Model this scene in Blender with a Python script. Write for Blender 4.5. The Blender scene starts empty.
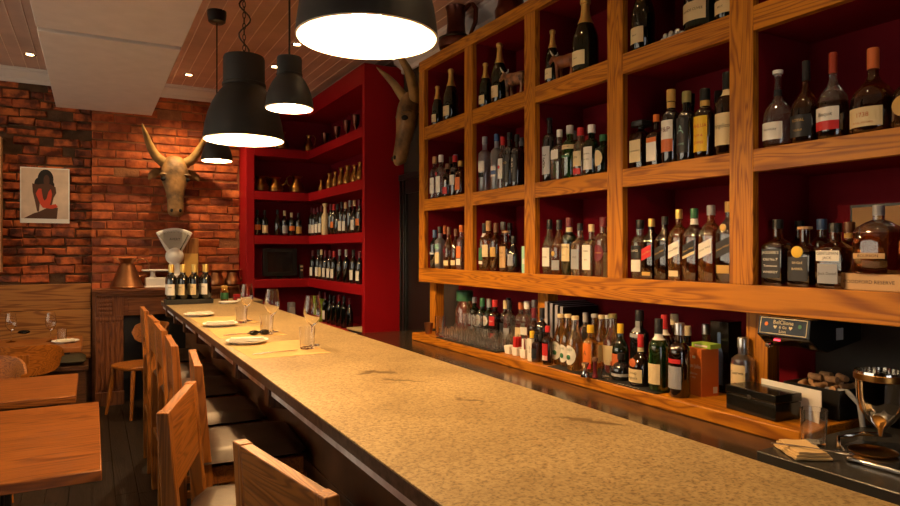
BULB = 850
import bpy, bmesh, math, random
from mathutils import Vector, Matrix
random.seed(7)
C = bpy.context.scene.collection
PI = math.pi
R = math.radians
# ---------------------------------------------------------------- camera model (900x506)
F, CU, VH = 650.0, 450.0, 250.5
TH = math.atan(358 / 650)
SN, CS = math.sin(TH), math.cos(TH)
CAMZ = 1.5
def ray(u, v):
    t = (u - CU) / F
    return Vector((SN + t * CS, CS - t * SN, -(v - VH) / F))
def atX(u, v, X):
    r = ray(u, v); d = X / r.x
    return Vector((X, r.y * d, CAMZ + r.z * d))
def atY(u, v, Y):
    r = ray(u, v); d = Y / r.y
    return Vector((r.x * d, Y, CAMZ + r.z * d))
def atZ(u, v, Z):
    r = ray(u, v); d = (Z - CAMZ) / r.z
    return Vector((r.x * d, r.y * d, Z))

# ---------------------------------------------------------------- materials
MATS = {}
def nt(name):
    m = bpy.data.materials.new(name); m.use_nodes = True
    n = m.node_tree; b = n.nodes['Principled BSDF']
    MATS[name] = m
    return m, n, b
def P(name, col, rough=.5, metal=0., trans=0., ior=1.45, emit=None, es=0, coat=0, spec=.5, bump=0, bscale=60, var=0, vscale=8):
    m, n, b = nt(name)
    b.inputs['Base Color'].default_value = (*col, 1)
    b.inputs['Roughness'].default_value = rough
    b.inputs['Metallic'].default_value = metal
    b.inputs['Transmission Weight'].default_value = trans
    b.inputs['IOR'].default_value = ior
    b.inputs['Coat Weight'].default_value = coat; b.inputs['Coat IOR'].default_value = 1.8
    b.inputs['Specular IOR Level'].default_value = spec
    if emit:
        b.inputs['Emission Color'].default_value = (*emit, 1)
        b.inputs['Emission Strength'].default_value = es
    if bump or var:
        tc = n.nodes.new('ShaderNodeTexCoord')
    if bump:
        t = n.nodes.new('ShaderNodeTexNoise'); t.inputs['Scale'].default_value = bscale; t.inputs['Detail'].default_value = 4
        bp = n.nodes.new('ShaderNodeBump'); bp.inputs['Strength'].default_value = bump; bp.inputs['Distance'].default_value = .01
        n.links.new(tc.outputs['Object'], t.inputs['Vector']); n.links.new(t.outputs['Fac'], bp.inputs['Height'])
        n.links.new(bp.outputs['Normal'], b.inputs['Normal'])
    if var:
        t = n.nodes.new('ShaderNodeTexNoise'); t.inputs['Scale'].default_value = vscale; t.inputs['Detail'].default_value = 6
        r = n.nodes.new('ShaderNodeValToRGB')
        r.color_ramp.elements[0].position = .3; r.color_ramp.elements[1].position = .7
        r.color_ramp.elements[0].color = (*[c * (1 - var) for c in col], 1)
        r.color_ramp.elements[1].color = (*[min(1, c * (1 + var)) for c in col], 1)
        n.links.new(tc.outputs['Object'], t.inputs['Vector']); n.links.new(t.outputs['Fac'], r.inputs['Fac'])
        n.links.new(r.outputs['Color'], b.inputs['Base Color'])
    return m
def wood(name, c1, c2, axis='z', rough=.4, scale=1., coat=0., bump=.15):
    m, n, b = nt(name)
    L = n.links.new
    tc = n.nodes.new('ShaderNodeTexCoord'); mp = n.nodes.new('ShaderNodeMapping')
    oi = n.nodes.new('ShaderNodeObjectInfo')
    ad = n.nodes.new('ShaderNodeVectorMath'); ad.operation = 'MULTIPLY_ADD'
    ad.inputs[1].default_value = (7, 7, 7)
    L(oi.outputs['Random'], ad.inputs[0]); L(tc.outputs['Object'], ad.inputs[2])
    s = [16 * scale] * 3; s['xyz'.index(axis)] = 1.1 * scale
    mp.inputs['Scale'].default_value = s
    L(ad.outputs[0], mp.inputs['Vector'])
    w = n.nodes.new('ShaderNodeTexNoise'); w.inputs['Scale'].default_value = .8; w.inputs['Detail'].default_value = 2.; w.inputs['Distortion'].default_value = .6
    L(mp.outputs[0], w.inputs['Vector'])
    mul = n.nodes.new('ShaderNodeMath'); mul.operation = 'MULTIPLY'; mul.inputs[1].default_value = 26
    L(w.outputs['Fac'], mul.inputs[0])
    fr = n.nodes.new('ShaderNodeMath'); fr.operation = 'PINGPONG'; fr.inputs[1].default_value = 1.
    L(mul.outputs[0], fr.inputs[0])
    g = n.nodes.new('ShaderNodeTexNoise'); g.inputs['Scale'].default_value = 9; g.inputs['Detail'].default_value = 5
    mp2 = n.nodes.new('ShaderNodeMapping'); s2 = [9 * scale] * 3; s2['xyz'.index(axis)] = .5 * scale; mp2.inputs['Scale'].default_value = s2
    L(ad.outputs[0], mp2.inputs['Vector']); L(mp2.outputs[0], g.inputs['Vector'])
    sm = n.nodes.new('ShaderNodeMapRange'); sm.interpolation_type = 'SMOOTHSTEP'; sm.inputs['From Max'].default_value = .8
    L(fr.outputs[0], sm.inputs['Value'])
    mx = n.nodes.new('ShaderNodeMath'); mx.operation = 'MULTIPLY_ADD'; mx.inputs[1].default_value = .55
    L(sm.outputs[0], mx.inputs[0])
    m2 = n.nodes.new('ShaderNodeMath'); m2.operation = 'MULTIPLY'; m2.inputs[1].default_value = .6
    L(g.outputs['Fac'], m2.inputs[0]); L(m2.outputs[0], mx.inputs[2])
    rp = n.nodes.new('ShaderNodeValToRGB')
    rp.color_ramp.elements[0].position = .25; rp.color_ramp.elements[1].position = .85
    rp.color_ramp.elements[0].color = (*c1, 1); rp.color_ramp.elements[1].color = (*c2, 1)
    L(mx.outputs[0], rp.inputs['Fac']); L(rp.outputs['Color'], b.inputs['Base Color'])
    bp = n.nodes.new('ShaderNodeBump'); bp.inputs['Strength'].default_value = bump; bp.inputs['Distance'].default_value = .004
    L(mx.outputs[0], bp.inputs['Height']); L(bp.outputs['Normal'], b.inputs['Normal'])
    b.inputs['Roughness'].default_value = rough; b.inputs['Coat Weight'].default_value = coat; b.inputs['Specular IOR Level'].default_value = .3
    return m
M = MATS
OA, OB = (.225, .068, .004), (.46, .172, .008)
for a in 'xyz':
    wood('oak_' + a, OA, OB, a, .42)
    wood('stool_' + a, (.18, .055, .007), (.36, .12, .016), a, .4, 1.2)
    wood('darkwood_' + a, (.055, .020, .008), (.11, .042, .014), a, .45, 1.)
    wood('table_' + a, (.13, .038, .006), (.29, .095, .015), a, .33, .8, .1)
    wood('mantel_' + a, (.12, .036, .012), (.24, .082, .026), a, .4)
    wood('floorwood_' + a, (.009, .005, .0025), (.019, .010, .0045), a, .5)
    wood('bench_' + a, (.18, .06, .012), (.38, .16, .038), a, .45, .6)
P('bar_panel', (.10, .042, .016), .45, var=.3)
P('red', (.30, .002, .006), .5, spec=.3, bump=.03, bscale=30)
P('maroon', (.17, .003, .011), .7, spec=.15)
P('black', (.008, .008, .008), .4)
P('blackgloss', (.006, .006, .006), .12)
P('blackpaint', (.012, .012, .013), .3)
P('shade', (.022, .022, .021), .5)
P('enamel', (.85, .83, .78), .4)
P('white', (.82, .80, .75), .4)
P('paper', (.72, .66, .52), .8)
P('ivory', (.72, .62, .42), .5)
P('linen', (.78, .74, .64), .9)
P('amber_panel', (.70, .42, .10), .5)
P('mat_paper', (.52, .345, .13), .8, var=.1, vscale=20)
P('steel', (.55, .55, .55), .25, 1)
P('chrome', (.72, .70, .66), .08, 1)
P('worktop', (.14, .10, .065), .16, .75)
P('slab', (.05, .048, .046), .25, .3)
P('greyband', (.74, .72, .72), .5, var=.25, vscale=14)
P('leather', (.034, .018, .011), .42, spec=.35, bump=.25, bscale=9, var=.35, vscale=6)
P('olive_cushion', (.045, .036, .016), .8)
P('copper', (.34, .155, .07), .38, 1, var=.3)
P('darkcopper', (.13, .045, .03), .3, 1, var=.3)
P('brass', (.33, .16, .04), .28, 1, var=.3)
P('horn', (.26, .16, .055), .5, bump=.25, bscale=25, var=.45, vscale=9)
P('skull', (.24, .13, .045), .6, bump=1., bscale=14, var=.75, vscale=7)
P('plaster_panel', (.70, .65, .62), .8, var=.05)
P('cornice', (.66, .60, .56), .6)
P('plaster_dark', (.10, .07, .05), .8)
P('ceil_plank', (.60, .39, .30), .5, var=.15, vscale=3)
P('ceil_bead_lit', (.85, .66, .52), .45)  # paler than the planks, painting edges that catch light
P('mortar', (.26, .10, .04), .95, bump=.8, bscale=50, var=.4)
P('darkwall', (.030, .022, .017), .6, var=.4)
P('screen', (.012, .009, .008), .15)
P('cord', (.008, .008, .008), .5)
P('napkin_tan', (.60, .42, .20), .9)
P('granite_edge_shaded', (.10, .075, .055), .35, var=.5, vscale=60)  # slab side coloured darker than the top for its weaker light
P('dial_grey', (.40, .37, .31), .5)
P('kraft', (.42, .24, .10), .7)
P('orange_box', (.55, .13, .02), .5, var=.1)
P('lime', (.30, .48, .05), .5)
P('mint', (.35, .62, .50), .5)
P('greyblue', (.34, .34, .40), .6)
P('tan', (.50, .29, .13), .6)
P('cork', (.48, .28, .14), .9, var=.3, vscale=60)
P('ledred', (.8, .05, .05), .4, emit=(1, .05, .08), es=3)
P('rubber', (.010, .010, .010), .6)
P('bulb', (1, .9, .75), .5, emit=(1, .58, .24), es=BULB)
P('spotdisc', (1, .9, .7), .5, emit=(1, .66, .30), es=30)
P('pit', (.01, .01, .01), .9)
P('sky_glass', (1, 1, 1), 0, trans=1, ior=1.05)
# paints for labels and caps
for nm, c in dict(l_white=(.72, .69, .62), l_cream=(.66, .53, .30), l_red=(.50, .02, .02), l_black=(.012, .012, .014), l_orange=(.65, .16, .02),
                  l_yellow=(.72, .45, .02), l_gold=(.50, .30, .07), l_grey=(.28, .29, .32), l_blue=(.05, .10, .24), l_green=(.03, .14, .06), l_kraft=(.50, .31, .13),
                  l_maroon=(.13, .01, .02), l_brown=(.14, .06, .03), l_teal=(.20, .40, .36), l_salmon=(.50, .12, .03), l_rust=(.30, .035, .012), l_olive=(.24, .20, .07), l_silver=(.45, .45, .46)).items():
    P(nm, c, .45)
P('c_foil', (.72, .50, .14), .35, .7)
P('c_silver', (.6, .6, .6), .28, .9)
def G(name, col, rough=.04, trans=.965): P('g_' + name, col, rough, trans=trans, ior=1.5, coat=.8)
G('clear', (.93, .93, .9), trans=.97); G('frost', (.75, .77, .8), .35); G('whisky', (.75, .30, .05)); G('amber', (.34, .09, .015)); G('brown', (.10, .03, .01), trans=.96)
G('green', (.10, .42, .08)); G('dgreen', (.03, .12, .04), trans=.95); G('red', (.5, .04, .02)); G('honey', (.85, .5, .12)); G('pale', (.9, .82, .6))
P('g_black', (.007, .007, .008), .06, coat=.8)
P('g_wine', (.004, .005, .004), .08, coat=.6)
P('g_champ', (.003, .007, .002), .07, coat=.3)
P('glass', (1, 1, 1), 0, trans=1, ior=1.45)
P('glass_shot', (1, 1, .98), .02, trans=.985, ior=1.45)

def stone():
    m, n, b = nt('stone'); L = n.links.new
    tc = n.nodes.new('ShaderNodeTexCoord')
    def noise(s, d, dist=0):
        t = n.nodes.new('ShaderNodeTexNoise'); t.inputs['Scale'].default_value = s; t.inputs['Detail'].default_value = d; t.inputs['Distortion'].default_value = dist
        L(tc.outputs['Object'], t.inputs['Vector']); return t
    a = noise(2.2, 7, .5); c = noise(150, 3); e = noise(62, 5, .3)
    r1 = n.nodes.new('ShaderNodeValToRGB')
    r1.color_ramp.elements[0].position = .3; r1.color_ramp.elements[0].color = (.33, .24, .11, 1)
    r1.color_ramp.elements[1].position = .7; r1.color_ramp.elements[1].color = (.52, .40, .20, 1)
    L(a.outputs['Fac'], r1.inputs['Fac'])
    r2 = n.nodes.new('ShaderNodeValToRGB'); r2.color_ramp.elements[0].position = .34; r2.color_ramp.elements[0].color = (.34, .29, .22, 1)
    r2.color_ramp.elements[1].position = .52; r2.color_ramp.elements[1].color = (1, 1, 1, 1)
    L(c.outputs['Fac'], r2.inputs['Fac'])
    r3 = n.nodes.new('ShaderNodeValToRGB'); r3.color_ramp.elements[0].position = .36; r3.color_ramp.elements[0].color = (.74, .68, .6, 1)
    r3.color_ramp.elements[1].position = .56; r3.color_ramp.elements[1].color = (1, 1, 1, 1)
    L(e.outputs['Fac'], r3.inputs['Fac'])
    m1 = n.nodes.new('ShaderNodeMix'); m1.data_type = 'RGBA'; m1.blend_type = 'MULTIPLY'; m1.inputs[0].default_value = .8
    m2 = n.nodes.new('ShaderNodeMix'); m2.data_type = 'RGBA'; m2.blend_type = 'MULTIPLY'; m2.inputs[0].default_value = .8
    L(r1.outputs[0], m1.inputs[6]); L(r2.outputs[0], m1.inputs[7]); L(m1.outputs[2], m2.inputs[6]); L(r3.outputs[0], m2.inputs[7])
    # dark stains / hairline cracks of their own shape
    base = m2.outputs[2]
    for (cx, cy, sx, sy, ang) in stains:
        mp = n.nodes.new('ShaderNodeMapping'); mp.vector_type = 'TEXTURE'
        mp.inputs['Location'].default_value = (cx, cy, 0); mp.inputs['Rotation'].default_value = (0, 0, ang); mp.inputs['Scale'].default_value = (sx, sy, 10)
        nv = n.nodes.new('ShaderNodeTexNoise'); nv.inputs['Scale'].default_value = 18; nv.inputs['Detail'].default_value = 3
        L(tc.outputs['Object'], nv.inputs['Vector'])
        va = n.nodes.new('ShaderNodeVectorMath'); va.operation = 'MULTIPLY_ADD'; va.inputs[1].default_value = (.10, .10, 0)
        L(nv.outputs['Color'], va.inputs[0]); L(tc.outputs['Object'], va.inputs[2])
        vs = n.nodes.new('ShaderNodeVectorMath'); vs.operation = 'SUBTRACT'; vs.inputs[1].default_value = (.05, .05, 0)
        L(va.outputs[0], vs.inputs[0]); L(vs.outputs[0], mp.inputs['Vector'])
        ln = n.nodes.new('ShaderNodeVectorMath'); ln.operation = 'LENGTH'; L(mp.outputs[0], ln.inputs[0])
        rr = n.nodes.new('ShaderNodeValToRGB'); rr.color_ramp.elements[0].position = .55; rr.color_ramp.elements[0].color = (.85, .85, .85, 1)
        rr.color_ramp.elements[1].position = 1.; rr.color_ramp.elements[1].color = (0, 0, 0, 1)
        L(ln.outputs['Value'], rr.inputs['Fac'])
        mm = n.nodes.new('ShaderNodeMix'); mm.data_type = 'RGBA'; mm.inputs[7].default_value = (.10, .06, .02, 1)
        L(rr.outputs[0], mm.inputs[0]); L(base, mm.inputs[6]); base = mm.outputs[2]
    L(base, b.inputs['Base Color'])
    b.inputs['Roughness'].default_value = .38
    bp = n.nodes.new('ShaderNodeBump'); bp.inputs['Strength'].default_value = .08; bp.inputs['Distance'].default_value = .005
    L(c.outputs['Fac'], bp.inputs['Height']); L(bp.outputs['Normal'], b.inputs['Normal'])
p_, q_ = atZ(366, 373, 1.05), atZ(378, 372, 1.05)
stains = [(p_.x, p_.y, .05, .028, .6), (q_.x, q_.y, .09, .024, -.9)]
for (u, v, sx, sy, a) in ((404, 380, .11, .016, -.9), (472, 400, .07, .014, -.9), (590, 421, .13, .02, -1.0)):
    p_ = atZ(u, v, 1.05); stains.append((p_.x, p_.y, sx, sy, a))
stone()

def brickmat(name, dark):  # dark deepens the brick colour to stand in for alcove shade
    m, n, b = nt(name); L = n.links.new
    g = n.nodes.new('ShaderNodeNewGeometry'); tc = n.nodes.new('ShaderNodeTexCoord')
    r = n.nodes.new('ShaderNodeValToRGB'); e = r.color_ramp.elements
    e[0].position = 0; e[0].color = (.14, .030, .011, 1); e[1].position = 1; e[1].color = (.62, .165, .035, 1)
    for p, c in ((.08, (.24, .05, .014, 1)), (.35, (.42, .085, .018, 1)), (.7, (.52, .115, .022, 1))):
        k = e.new(p); k.color = c
    L(g.outputs['Random Per Island'], r.inputs['Fac'])
    t = n.nodes.new('ShaderNodeTexNoise'); t.inputs['Scale'].default_value = 11; t.inputs['Detail'].default_value = 6
    L(tc.outputs['Object'], t.inputs['Vector'])
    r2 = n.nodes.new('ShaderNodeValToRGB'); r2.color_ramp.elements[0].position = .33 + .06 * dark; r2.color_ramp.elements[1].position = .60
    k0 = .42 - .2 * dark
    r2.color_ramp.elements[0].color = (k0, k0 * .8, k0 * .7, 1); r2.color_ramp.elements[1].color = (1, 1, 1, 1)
    L(t.outputs['Fac'], r2.inputs['Fac'])
    mx = n.nodes.new('ShaderNodeMix'); mx.data_type = 'RGBA'; mx.blend_type = 'MULTIPLY'; mx.inputs[0].default_value = 1
    L(r.outputs[0], mx.inputs[6]); L(r2.outputs[0], mx.inputs[7]); L(mx.outputs[2], b.inputs['Base Color'])
    b.inputs['Roughness'].default_value = .75
    t2 = n.nodes.new('ShaderNodeTexNoise'); t2.inputs['Scale'].default_value = 40; t2.inputs['Detail'].default_value = 5
    L(tc.outputs['Object'], t2.inputs['Vector'])
    bp = n.nodes.new('ShaderNodeBump'); bp.inputs['Strength'].default_value = .6; bp.inputs['Distance'].default_value = .012
    L(t2.outputs['Fac'], bp.inputs['Height']); L(bp.outputs['Normal'], b.inputs['Normal'])
P('mortar_shaded', (.09, .045, .022), .95, bump=.8, bscale=40, var=.4)  # mortar copy darkened for the alcove's shade
brickmat('brick', 0); brickmat('brick_shaded', 1)

# ---------------------------------------------------------------- text outlines
TXT = {}
def textmesh(s):
    if s in TXT: return TXT[s]
    c = bpy.data.curves.new('lettering', 'FONT'); c.body = s; c.size = 1; c.align_x = 'CENTER'; c.align_y = 'CENTER'; c.resolution_u = 2
    o = bpy.data.objects.new('lettering', c); C.objects.link(o)
    dg = bpy.context.evaluated_depsgraph_get(); me = o.evaluated_get(dg).to_mesh()
    vs = [tuple(v.co) for v in me.vertices]; fs = [tuple(p.vertices) for p in me.polygons]
    o.evaluated_get(dg).to_mesh_clear(); bpy.data.objects.remove(o); bpy.data.curves.remove(c)
    TXT[s] = (vs, fs); return TXT[s]

# ---------------------------------------------------------------- mesh builder
class MB:
    def __init__(s): s.V = []; s.Fc = []; s.Mi = []; s.Sm = []
    def add(s, vs, fs, m=0, sm=False):
        k = len(s.V); s.V += [tuple(v) for v in vs]
        for i, f in enumerate(fs):
            s.Fc.append(tuple(j + k for j in f)); s.Mi.append(m[i] if isinstance(m, list) else m); s.Sm.append(sm)
        return s
    def box(s, x0, x1, y0, y1, z0, z1, m=0):
        v = [(x, y, z) for x in (x0, x1) for y in (y0, y1) for z in (z0, z1)]
        return s.add(v, [(0, 1, 3, 2), (4, 6, 7, 5), (0, 4, 5, 1), (2, 3, 7, 6), (0, 2, 6, 4), (1, 5, 7, 3)], m)
    def hexa(s, bot, top, m=0):
        return s.add(list(bot) + list(top), [(3, 2, 1, 0), (4, 5, 6, 7), (0, 1, 5, 4), (1, 2, 6, 5), (2, 3, 7, 6), (3, 0, 4, 7)], m)
    def lathe(s, prof, seg=20, c=(0, 0, 0), m=0, n=None, sm=True, close=True):
        vs = []; fs = []; mi = []
        for i, (r, z) in enumerate(prof):
            e = n[i] if n else 2
            for k in range(seg):
                a = 2 * PI * (k + .5) / seg; ca, sa = math.cos(a), math.sin(a)
                q = 1. if e == 2 else (abs(ca) ** e + abs(sa) ** e) ** (-1 / e)
                vs.append((c[0] + r * q * ca, c[1] + r * q * sa, c[2] + z))
        for i in range(len(prof) - 1):
            for k in range(seg):
                k2 = (k + 1) % seg
                fs.append((i * seg + k, i * seg + k2, (i + 1) * seg + k2, (i + 1) * seg + k)); mi.append(m[i] if isinstance(m, list) else m)
        if close:
            if prof[0][0] > 1e-5: fs.append(tuple(range(seg - 1, -1, -1))); mi.append(m[0] if isinstance(m, list) else m)
            if prof[-1][0] > 1e-5: fs.append(tuple((len(prof) - 1) * seg + k for k in range(seg))); mi.append(m[-1] if isinstance(m, list) else m)
        return s.add(vs, fs, mi, sm)
    def tube(s, pts, r, seg=8, m=0, sm=True, squash=None):
        pts = [Vector(p) for p in pts]; N = len(pts)
        rr = r if isinstance(r, (list, tuple)) else [r] * N
        up = Vector((0, 0, 1)); vs = []; fs = []; nrm = None
        for i in range(N):
            t = (pts[min(i + 1, N - 1)] - pts[max(i - 1, 0)]).normalized()
            if nrm is None:
                nrm = up if abs(t.z) < .9 else Vector((1, 0, 0))
            nrm = (nrm - t * nrm.dot(t)).normalized(); bn = t.cross(nrm)
            ka, kb = squash if squash else (1, 1)
            for k in range(seg):
                a = 2 * PI * k / seg
                vs.append(pts[i] + nrm * math.cos(a) * rr[i] * ka + bn * math.sin(a) * rr[i] * kb)
        for i in range(N - 1):
            for k in range(seg):
                k2 = (k + 1) % seg; fs.append((i * seg + k, i * seg + k2, (i + 1) * seg + k2, (i + 1) * seg + k))
        fs.append(tuple(range(seg - 1, -1, -1))); fs.append(tuple((N - 1) * seg + k for k in range(seg)))
        return s.add(vs, fs, m, sm)
    def loft(s, rings, m=0, sm=True):
        k = len(rings[0]); vs = [p for r in rings for p in r]; fs = []
        for i in range(len(rings) - 1):
            for j in range(k):
                j2 = (j + 1) % k; fs.append((i * k + j, i * k + j2, (i + 1) * k + j2, (i + 1) * k + j))
        fs.append(tuple(range(k - 1, -1, -1))); fs.append(tuple((len(rings) - 1) * k + j for j in range(k)))
        return s.add(vs, fs, m, sm)
    def ball(s, c, rx, ry=None, rz=None, seg=14, m=0):
        ry = ry or rx; rz = rz or rx; N = 8
        k = len(s.V); s.lathe([(max(1e-6, math.sin(PI * i / N)), -math.cos(PI * i / N)) for i in range(N + 1)], seg, m=m)
        for i in range(k, len(s.V)): x, y, z = s.V[i]; s.V[i] = (c[0] + x * rx, c[1] + y * ry, c[2] + z * rz)
        return s
    def prism(s, poly, axis, a0, a1, m=0, sm=False):
        def pt(p, a): return {'x': (a, p[0], p[1]), 'y': (p[0], a, p[1]), 'z': (p[0], p[1], a)}[axis]
        n = len(poly); vs = [pt(p, a0) for p in poly] + [pt(p, a1) for p in poly]
        fs = [tuple(range(n)), tuple(range(2 * n - 1, n - 1, -1))] + [(i, (i + 1) % n, n + (i + 1) % n, n + i) for i in range(n)]
        return s.add(vs, fs, m, sm)
    def text(s, t, size, fn, m=0, wmax=None):
        vs, fs = textmesh(t)
        if not vs: return s
        if wmax:
            w = (max(v[0] for v in vs) - min(v[0] for v in vs)) * size
            kx = min(1, wmax / w)
        else: kx = 1
        return s.add([fn(v[0] * size * kx, v[1] * size) for v in vs], fs, m)
    def xf(s, mat, start=0):
        for i in range(start, len(s.V)): s.V[i] = tuple(mat @ Vector(s.V[i]))
        return s
    def mesh(s, name, mats):
        me = bpy.data.meshes.new(name); me.from_pydata(s.V, [], s.Fc)
        for x in (mats if isinstance(mats, (list, tuple)) else [mats]): me.materials.append(M[x])
        me.polygons.foreach_set('material_index', s.Mi); me.polygons.foreach_set('use_smooth', s.Sm)
        bm = bmesh.new(); bm.from_mesh(me); bmesh.ops.remove_doubles(bm, verts=bm.verts, dist=2e-5); bmesh.ops.recalc_face_normals(bm, faces=bm.faces); bm.to_mesh(me); bm.free()
        me.set_sharp_from_angle(angle=R(38)); me.update(); return me
    def build(s, name, mats, parent=None, bevel=0, loc=None, sub=0, seg=2):
        o = bpy.data.objects.new(name, s.mesh(name, mats)); C.objects.link(o)
        if parent: o.parent = parent
        if loc: o.location = loc
        if bevel:
            b = o.modifiers.new('bevel', 'BEVEL'); b.width = bevel; b.segments = seg; b.limit_method = 'ANGLE'; b.angle_limit = R(40)
        if sub:
            b = o.modifiers.new('sub', 'SUBSURF'); b.levels = sub; b.render_levels = sub
        return o
LABELS = {}
def tag(o, label, cat, group=None, kind=None):
    o['label'] = label; o['category'] = cat
    if group: o['group'] = group
    if kind: o['kind'] = kind
    LABELS.setdefault(label, []).append(o.name)
    return o
def thing(name, label, cat, loc=(0, 0, 0), rz=0, group=None):
    o = bpy.data.objects.new(name, None); C.objects.link(o); o.empty_display_size = .05
    o.location = loc; o.rotation_euler = (0, 0, rz)
    return tag(o, label, cat, group)
def struct(o): o['kind'] = 'structure'; return o
def copy_thing(o, label, loc, rz=None, group=None):
    def cp(x, par):
        c = x.copy(); C.objects.link(c)
        if par: c.parent = par
        for ch in [q for q in bpy.data.objects if q.parent == x]: cp(ch, c)
        return c
    c = cp(o, None); c.location = loc
    if rz is not None: c.rotation_euler = (0, 0, rz)
    return tag(c, label, o['category'], group or o.get('group'))
ORD = ['first', 'second', 'third', 'fourth', 'fifth', 'sixth', 'seventh', 'eighth', 'ninth', 'tenth', 'eleventh', 'twelfth', 'thirteenth', 'fourteenth', 'fifteenth', 'sixteenth']
SPOT_E = [14, 6, 2, 4, 18, 26, 24]
DAY = 62
DAYC = (1, .83, .58)
BULBZ = .085
EXPO = .22
DAYF = 15
# ================================================================ SETTING
XR = 2.45           # right wall
YB = 7.3            # brick chimney breast
ZC = 3.2            # ceiling
# floor
mb = MB(); y = -2.4
for i in range(44):
    x0 = -3.0 + i * .125
    yy = -2.4
    while yy < 7.6:
        l = random.uniform(1.4, 2.4); mb.box(x0 + .0015, x0 + .1235, yy, min(yy + l - .002, 7.6), -.03, 0); yy += l
mb.box(-3, XR, -2.4, 7.6, -.06, -.031)
struct(mb.build('floor', 'floorwood_y'))
# ceiling: boards running away from the camera with light-catching edges painted as pale beads
mb = MB()
for i in range(54):
    x0 = -3.0 + i * .103
    mb.box(x0, x0 + .099, -2.4, 7.5, ZC, ZC + .02)
    mb.tube([(x0 + .101, -2.4, ZC), (x0 + .101, 7.5, ZC)], .0035, 6, 1)
mb.box(-3.1, XR + .1, -2.5, 7.6, ZC + .021, ZC + .06)
struct(mb.build('ceiling', ['ceil_plank', 'ceil_bead_lit']))
# walls
struct(MB().box(XR, XR + .12, -2.4, 7.5, 0, ZC).build('wall_right', 'darkwall'))
mb = MB().box(-3.12, -3.0, -2.4, 1.2, 0, ZC).box(-3.12, -3.0, 6.8, 7.6, 0, ZC).box(-3.12, -3.0, 1.2, 6.8, 0, .8).box(-3.12, -3.0, 1.2, 6.8, 2.75, ZC)
struct(mb.build('wall_left', 'plaster_dark'))
struct(MB().box(-3, -1.1, -2.5, -2.4, 0, ZC).box(.7, XR, -2.5, -2.4, 0, ZC).box(-1.1, .7, -2.5, -2.4, 2.0, ZC).box(-1.1, .7, -2.5, -2.4, 0, .15).build('wall_front', 'plaster_dark'))
w = struct(MB().box(-1.1, -1.04, -2.47, -2.43, .15, 2).box(.64, .7, -2.47, -2.43, .15, 2).box(-.23, -.17, -2.47, -2.43, .15, 2).build('window_2', 'blackpaint'))
struct(MB().box(-1.04, -.23, -2.453, -2.447, .15, 2).box(-.17, .64, -2.453, -2.447, .15, 2).build('window_pane', 'sky_glass', w))
w = struct(MB().box(-3.09, -3.03, 1.2, 1.26, .8, 2.75).box(-3.09, -3.03, 6.74, 6.8, .8, 2.75).box(-3.09, -3.03, 1.26, 6.74, .8, .86).box(-3.09, -3.03, 1.26, 6.74, 2.69, 2.75)
           .box(-3.09, -3.03, 4.67, 4.73, .86, 2.69).build('window_1', 'blackpaint'))
struct(MB().box(-3.063, -3.057, 1.26, 4.67, .86, 2.69).box(-3.063, -3.057, 4.73, 6.74, .86, 2.69).build('window_pane', 'sky_glass', w))
# brick walls, every brick modelled
def bricks(name, x0, x1, z0, z1, Y, mat, jit, hdr):
    w = struct(MB().box(x0, x1, Y, Y + .14, 0, ZC).build(name, 'mortar' if hdr < .2 else 'mortar_shaded'))
    b = MB(); z = z0; row = 0
    while z < z1:
        h = .079; x = x0 - random.uniform(0, .2)
        while x < x1:
            l = random.choice([.215, .225, .20, .235]) if random.random() > hdr else random.uniform(.09, .14)
            a, c = max(x + .004, x0), min(x + l - .004, x1)
            if c - a > .03 and random.random() > jit * .8:
                p = random.uniform(.006, .011) + jit * .15; i = random.uniform(.003, .006) + jit * .05
                J = lambda s: random.uniform(-s, s)
                s = .003 + jit * .08; za, zb = z + .006 + J(s), z + h + J(s) - .003
                bk = [(a, Y, za), (c, Y, za), (c, Y, zb), (a, Y, zb)]
                md = [(a + J(s), Y - p * .6, za + J(s)), (c + J(s), Y - p * .6, za + J(s)), (c + J(s), Y - p * .6, zb + J(s)), (a + J(s), Y - p * .6, zb + J(s))]
                fr = [(md[0][0] + i, Y - p, md[0][2] + i), (md[1][0] - i, Y - p + J(s), md[1][2] + i), (md[2][0] - i, Y - p, md[2][2] - i), (md[3][0] + i, Y - p + J(s), md[3][2] - i)]
                k = len(b.V)
                b.add(bk + md + fr, [(0, 1, 5, 4), (1, 2, 6, 5), (2, 3, 7, 6), (3, 0, 4, 7), (4, 5, 9, 8), (5, 6, 10, 9), (6, 7, 11, 10), (7, 4, 8, 11), (8, 9, 10, 11)], 0, False)
            x += l
        z += .088; row += 1
    struct(b.build('brickwork', mat, w)); return w
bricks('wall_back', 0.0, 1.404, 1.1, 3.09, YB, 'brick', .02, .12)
bricks('wall_alcove', -3.0, 0.0, 1.1, 3.09, YB + .10, 'brick_shaded', .07, .3)
struct(MB().box(1.404, XR, YB + .02, YB + .14, 0, ZC).build('wall_corner', 'darkwall'))
# cornice
def cornice(name, pts, horiz, n):
    pass
prof = [(0, 2.975), (.022, 2.975), (.03, 3.0), (.03, 3.04), (.05, 3.06), (.085, 3.10), (.10, 3.13), (.10, 3.16), (.115, 3.17), (.115, 3.199), (0, 3.199)]
prof = [(a, 3.2 - (3.2 - b) * .55) for a, b in prof]
struct(MB().prism([(YB - a, b) for a, b in prof], 'x', -3, 1.404, 0).build('trim_1', 'cornice'))
struct(MB().prism([(XR - a, b) for a, b in prof], 'y', -2.4, 5.3, 0).build('trim_2', 'cornice'))
# pale upright trim at far left of the alcove
struct(MB().box(-.80, -.735, YB - .06, YB + .1, 1.3, 2.55).build('trim_3', 'tan'))
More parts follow.
